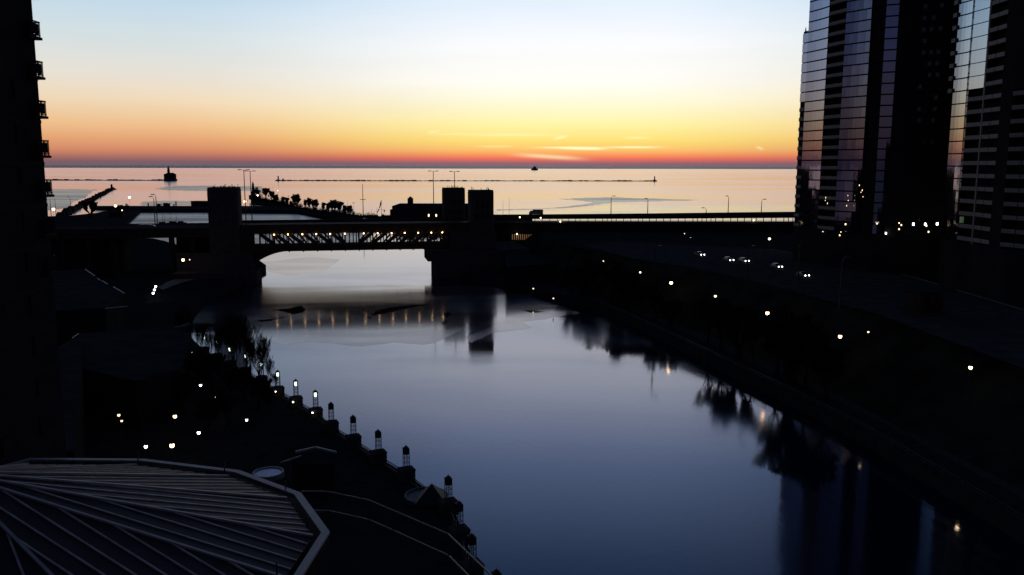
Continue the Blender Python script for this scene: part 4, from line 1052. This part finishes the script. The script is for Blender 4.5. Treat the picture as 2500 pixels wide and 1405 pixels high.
for i, (px, py, Y, m_, r_) in enumerate(((1878.5,583.5,330,warm,.5),(1960,586.5,318,warm,.5),(2173.5,614,262,warm2,.45),(2367,593,232,dimw,.25),(1588,578,400,cool,.3),(1638,581,395,cool,.24),(1686,581.5,390,emit('green_signal', (.2,1,.6), 3),.3),(1671,571,392,dimw,.22),(1561,593,400,dimw,.3),(1505,585,405,dimw,.24),(1370,590,415,dimw,.25),(1463,577,415,dimw,.22))):
    globe_lamp(px, py, 17, ['bright warm street lamp, left of the two above the moving cars','bright warm street lamp, right of the two above the moving cars','bright orange street lamp at the foot of the dark side of the curved tower','faint street lamp below the pale blue tower','white street lamp left of the green signals under the highway','small white street lamp between the white lamp and the green signal','green signal lamp on the upper road under the highway','faint lamp just above the green signal','dim low lamp at the bend of the upper road','faint lamp left of the bend of the upper road','faint lamp right of the bridge towers under the highway','tiny lamp over the lit shelter under the highway'][i], GU, m_, r=r_, Y=Y)

# unlit tall lamps standing in the road
for i, (px, yb, yt) in enumerate(((1599,660,610),(1822,700,612),(1948,690,600),(2050,760,640))):
    b = P(px, yb, 17); mast(b, max(6, PY(px, yt, b.y).z-17), 1.2, ORD[i]+' unlit dark street lamp from the left beside the upper road', 'unlit street lamps by the upper road', .3, two=False)

# ================================================================== LOW BUILDINGS
def block(pts, z, h0, name, label, m=facade, coping=None, extra=None):
    q = [(P(a, b, z).x, P(a, b, z).y) for a, b in pts]
    o = thing(name, label, 'building', (0,0,0)); MB().prism(q, h0, z-.3).build('wall', m, o)
    MB().prism(q, z-.28, z).build('roof', dconc, o)
    if coping:
        for (a, b, zz, w) in coping:
            A = P(*a, z+.1); Bq = P(*b, z+.1); MB().bar(A, Bq, w, .16).build('coping', trimm, o)
    return o
block([(330,805),(466,793),(466,830),(440,900),(330,930),(200,900),(190,815)], 11.5, 2.6, 'low_building', 'low dark building with a pale coped corner beside the bare trees on the left', coping=[((428,799),(470,793),0,.25),((445,795),(462,788),0,.12)])
block([(60,672),(205,655),(305,720),(258,752),(100,760)], 14, 2.6, 'low_building', 'low dark building with a row of pale skylight edges on the left', coping=[((208,658),(231,674),0,.35),((238,680),(244,685),0,.3),((249,686),(262,694),0,.35),((277,701),(304,717),0,.35),((257,753.5),(312,748.5),0,.3),((124,632),(134,622),0,.3)])
block([(0,925),(195,818),(200,900),(180,1100),(0,1110)], 14, 2.6, 'low_building', 'long dark building with a pale roof ridge far left above the metal roof', coping=[((112,823.5),(133,822.5),0,.3),((176,826),(192,815),0,.15)])
block([(1230,596),(1420,600),(1430,640),(1235,652)], 10, 2.6, 'shelter', 'dark flat shelter with a dim green lit front right of the bridge towers')
p0, p1 = P(1302,650,4.5), P(1344,650,4.5); 
o = thing('brick_shelter', 'dim orange lit brick shelter on the dark ground at the right, above the nearest lamp', 'shelter', (P(2212,862,8).x, P(2212,862,8).y, terrain(P(2212,862,8).x, P(2212,862,8).y)-1), .5)
MB().boxb((0,0,0),(7,.8,6)).boxb((-.8,-3,0),(-.02,.8,6)).boxb((7.02,-3,0),(7.8,.8,6)).build('wall', brick, o); MB().boxb((-.8,-3,6.02),(7.8,.8,6.4)).build('canopy', dconc, o)
MB().ball((1.5,-.4,5.3),.12).build('lamp', emit('alcove_lamp', (1,.4,.12), 30), o)
gl = thing('kiosk', 'dim green lit kiosk front on the right bank near the bridge towers', 'kiosk', (0,0,0))
yk = p0.y-4; MB().boxb((p0.x,yk,2.6),(p1.x,yk+3,9.6)).build('wall', dconc, gl); MB().boxb((p0.x+.4,yk-.1,4.5),(p1.x-.4,yk-.02,8.6)).build('lit_front', dimg, gl)
MB().boxb((p0.x-.4,yk-.8,9.65),(p1.x+.4,yk+3.4,9.9)).build('roof', dconc, gl)
# curved riverside walk on the left
m = MB(); pts = [(385,702),(410,688),(440,678),(475,671),(515,667),(545,665)]; pt2 = [(398,708),(425,697),(452,688),(482,681),(518,677),(548,676)]
for i in range(len(pts)-1): m.add([P(*pts[i],2.66), P(*pts[i+1],2.66), P(*pt2[i+1],2.66), P(*pt2[i],2.66)], [(3,2,1,0)])
struct(m.build('curved_walk', mat('pale_paving', (.10,.10,.12), .8, var=.15, scale=.4)))
# unseen block for the north-bank buildings, shaped to darken the tower glass reflections
tag(MB().prism([(-800,380),(-262,440),(-405,715),(-900,950)], 2.6, 47).build('north_bank_block', facade), 'unseen dark block for the north bank buildings, added to darken the glass towers', 'building')
m = MB(); rr = random.Random(77)
line = [P(a, b, 3) for a, b in ((622,490),(650,493),(668,497),(700,505),(740,511),(800,520),(850,527),(900,530),(950,532))]
for a, b in zip(line, line[1:]):
    nn = int((b-a).length/2.0)
    for k in range(nn):
        c = a.lerp(b, k/nn)+Vector((rr.uniform(-3,3), rr.uniform(-2,8), 0)); hh = rr.uniform(2.0, 6.5)*(2.3 if c.x < -330 else 1.25 if c.x < -230 else .8)
        for q in range(12):
            d = Vector((rr.uniform(-.7,.7), rr.uniform(-.7,.7), 1)); e = c+d*hh*rr.uniform(.4, 1); m.tube(c, e, .10, .04, 3)
            for w in range(3): f = c.lerp(e, rr.uniform(.3,.9)); m.tube(f, f+Vector((rr.uniform(-1,1), rr.uniform(-1,1), rr.uniform(.2,1)))*hh*.3, .06, .03, 3)
tag(m.build('shrubs', bark), 'tangled bare shrubs under the trees along the harbour spit', 'shrubs', kind='stuff')
# lit retaining walls
tag(MB().boxb((-3,0,0),(26,1.2,6)).boxb((-3.2,-.1,6.02),(26.2,1.3,6.3)).build('retaining_wall', brick, loc=(P(190,618,2.6).x, P(190,618,2.6).y, 2.6)), 'dim orange lit brick wall under the left viaduct', 'wall')
# fountain basin and terrace on the left bank
b = P(655,1152,3.4)
o = thing('fountain_basin', 'round pale rimmed basin holding blue water beside the metal roof', 'fountain', (b.x,b.y,2.6))
m = MB(); n = 28; R1, R0 = 2.35, 2.12; vs = []
for i in range(n):
    a = 2*math.pi*i/n
    for r_, z in ((R1,0),(R1,.8),(R0,.8),(R0,.2)): vs.append((r_*math.cos(a), r_*math.sin(a), z))
m.add(vs, [(i*4+j, ((i+1) % n)*4+j, ((i+1) % n)*4+j+1, i*4+j+1) for i in range(n) for j in range(3)]); m.build('rim', trimm, o)
bw = mat('basin_water', (.34,.42,.62), .25, var=.35, scale=.8)
MB().lathe(0,0,[(R0-.02,.05),(R0-.02,.62)],28).build('water', bw, o)
b = P(770,1098,7.5)
pv = thing('garden_pavilion', 'dark low pavilion with a pale chevron roof edge beyond the basin', 'pavilion', (b.x,b.y,2.6))
MB().prism([(-3.2,-1.6),(0,-.6),(3.4,-2.2),(4.0,-5.5),(-1.5,-5.5)], 0, 4.6).build('wall', facade, pv)
for a, c_ in (((722,1104),(770,1093)),((770,1093),(820,1105))):
    A, C_ = P(*a,7.5)-b, P(*c_,7.5)-b; MB().bar(A+Vector((0,0,4.9)), C_+Vector((0,0,4.9)), .32, .3).build('roof_edge', trimm, pv)
A, C_ = P(685,1127,7.5)-b, P(735,1110,7.5)-b; MB().bar(A+Vector((0,0,4.7)), C_+Vector((0,0,4.7)), .12, .2).build('roof_edge', seamm, pv)
b = P(1040,1207,3.2)
o = thing('planter', 'large round stone planter on the terrace near the river wall', 'planter', (b.x,b.y,2.6))
MB().lathe(0,0,[(3.1,0),(3.1,.55),(2.8,.56),(2.8,.35)],28).build('rim', mat('planter_stone', (.10,.10,.11), .7), o)
MB().lathe(0,0,[(2.78,.1),(2.78,.34)],28).build('soil', soil, o)
b = P(1046,1212,3.2)
tag(MB().add([(-2.2,-2,0),(2.2,-2,0),(2.2,2,0),(-2.2,2,0),(0,0,2.3)], [(0,1,4),(1,2,4),(2,3,4),(3,0,4),(0,3,2,1)]).build('canopy_tent', iron, loc=(b.x+.6,b.y-1,3.2)), 'dark pyramid shaped tent top standing by the round planter', 'tent')
print('objects', len(bpy.data.objects))
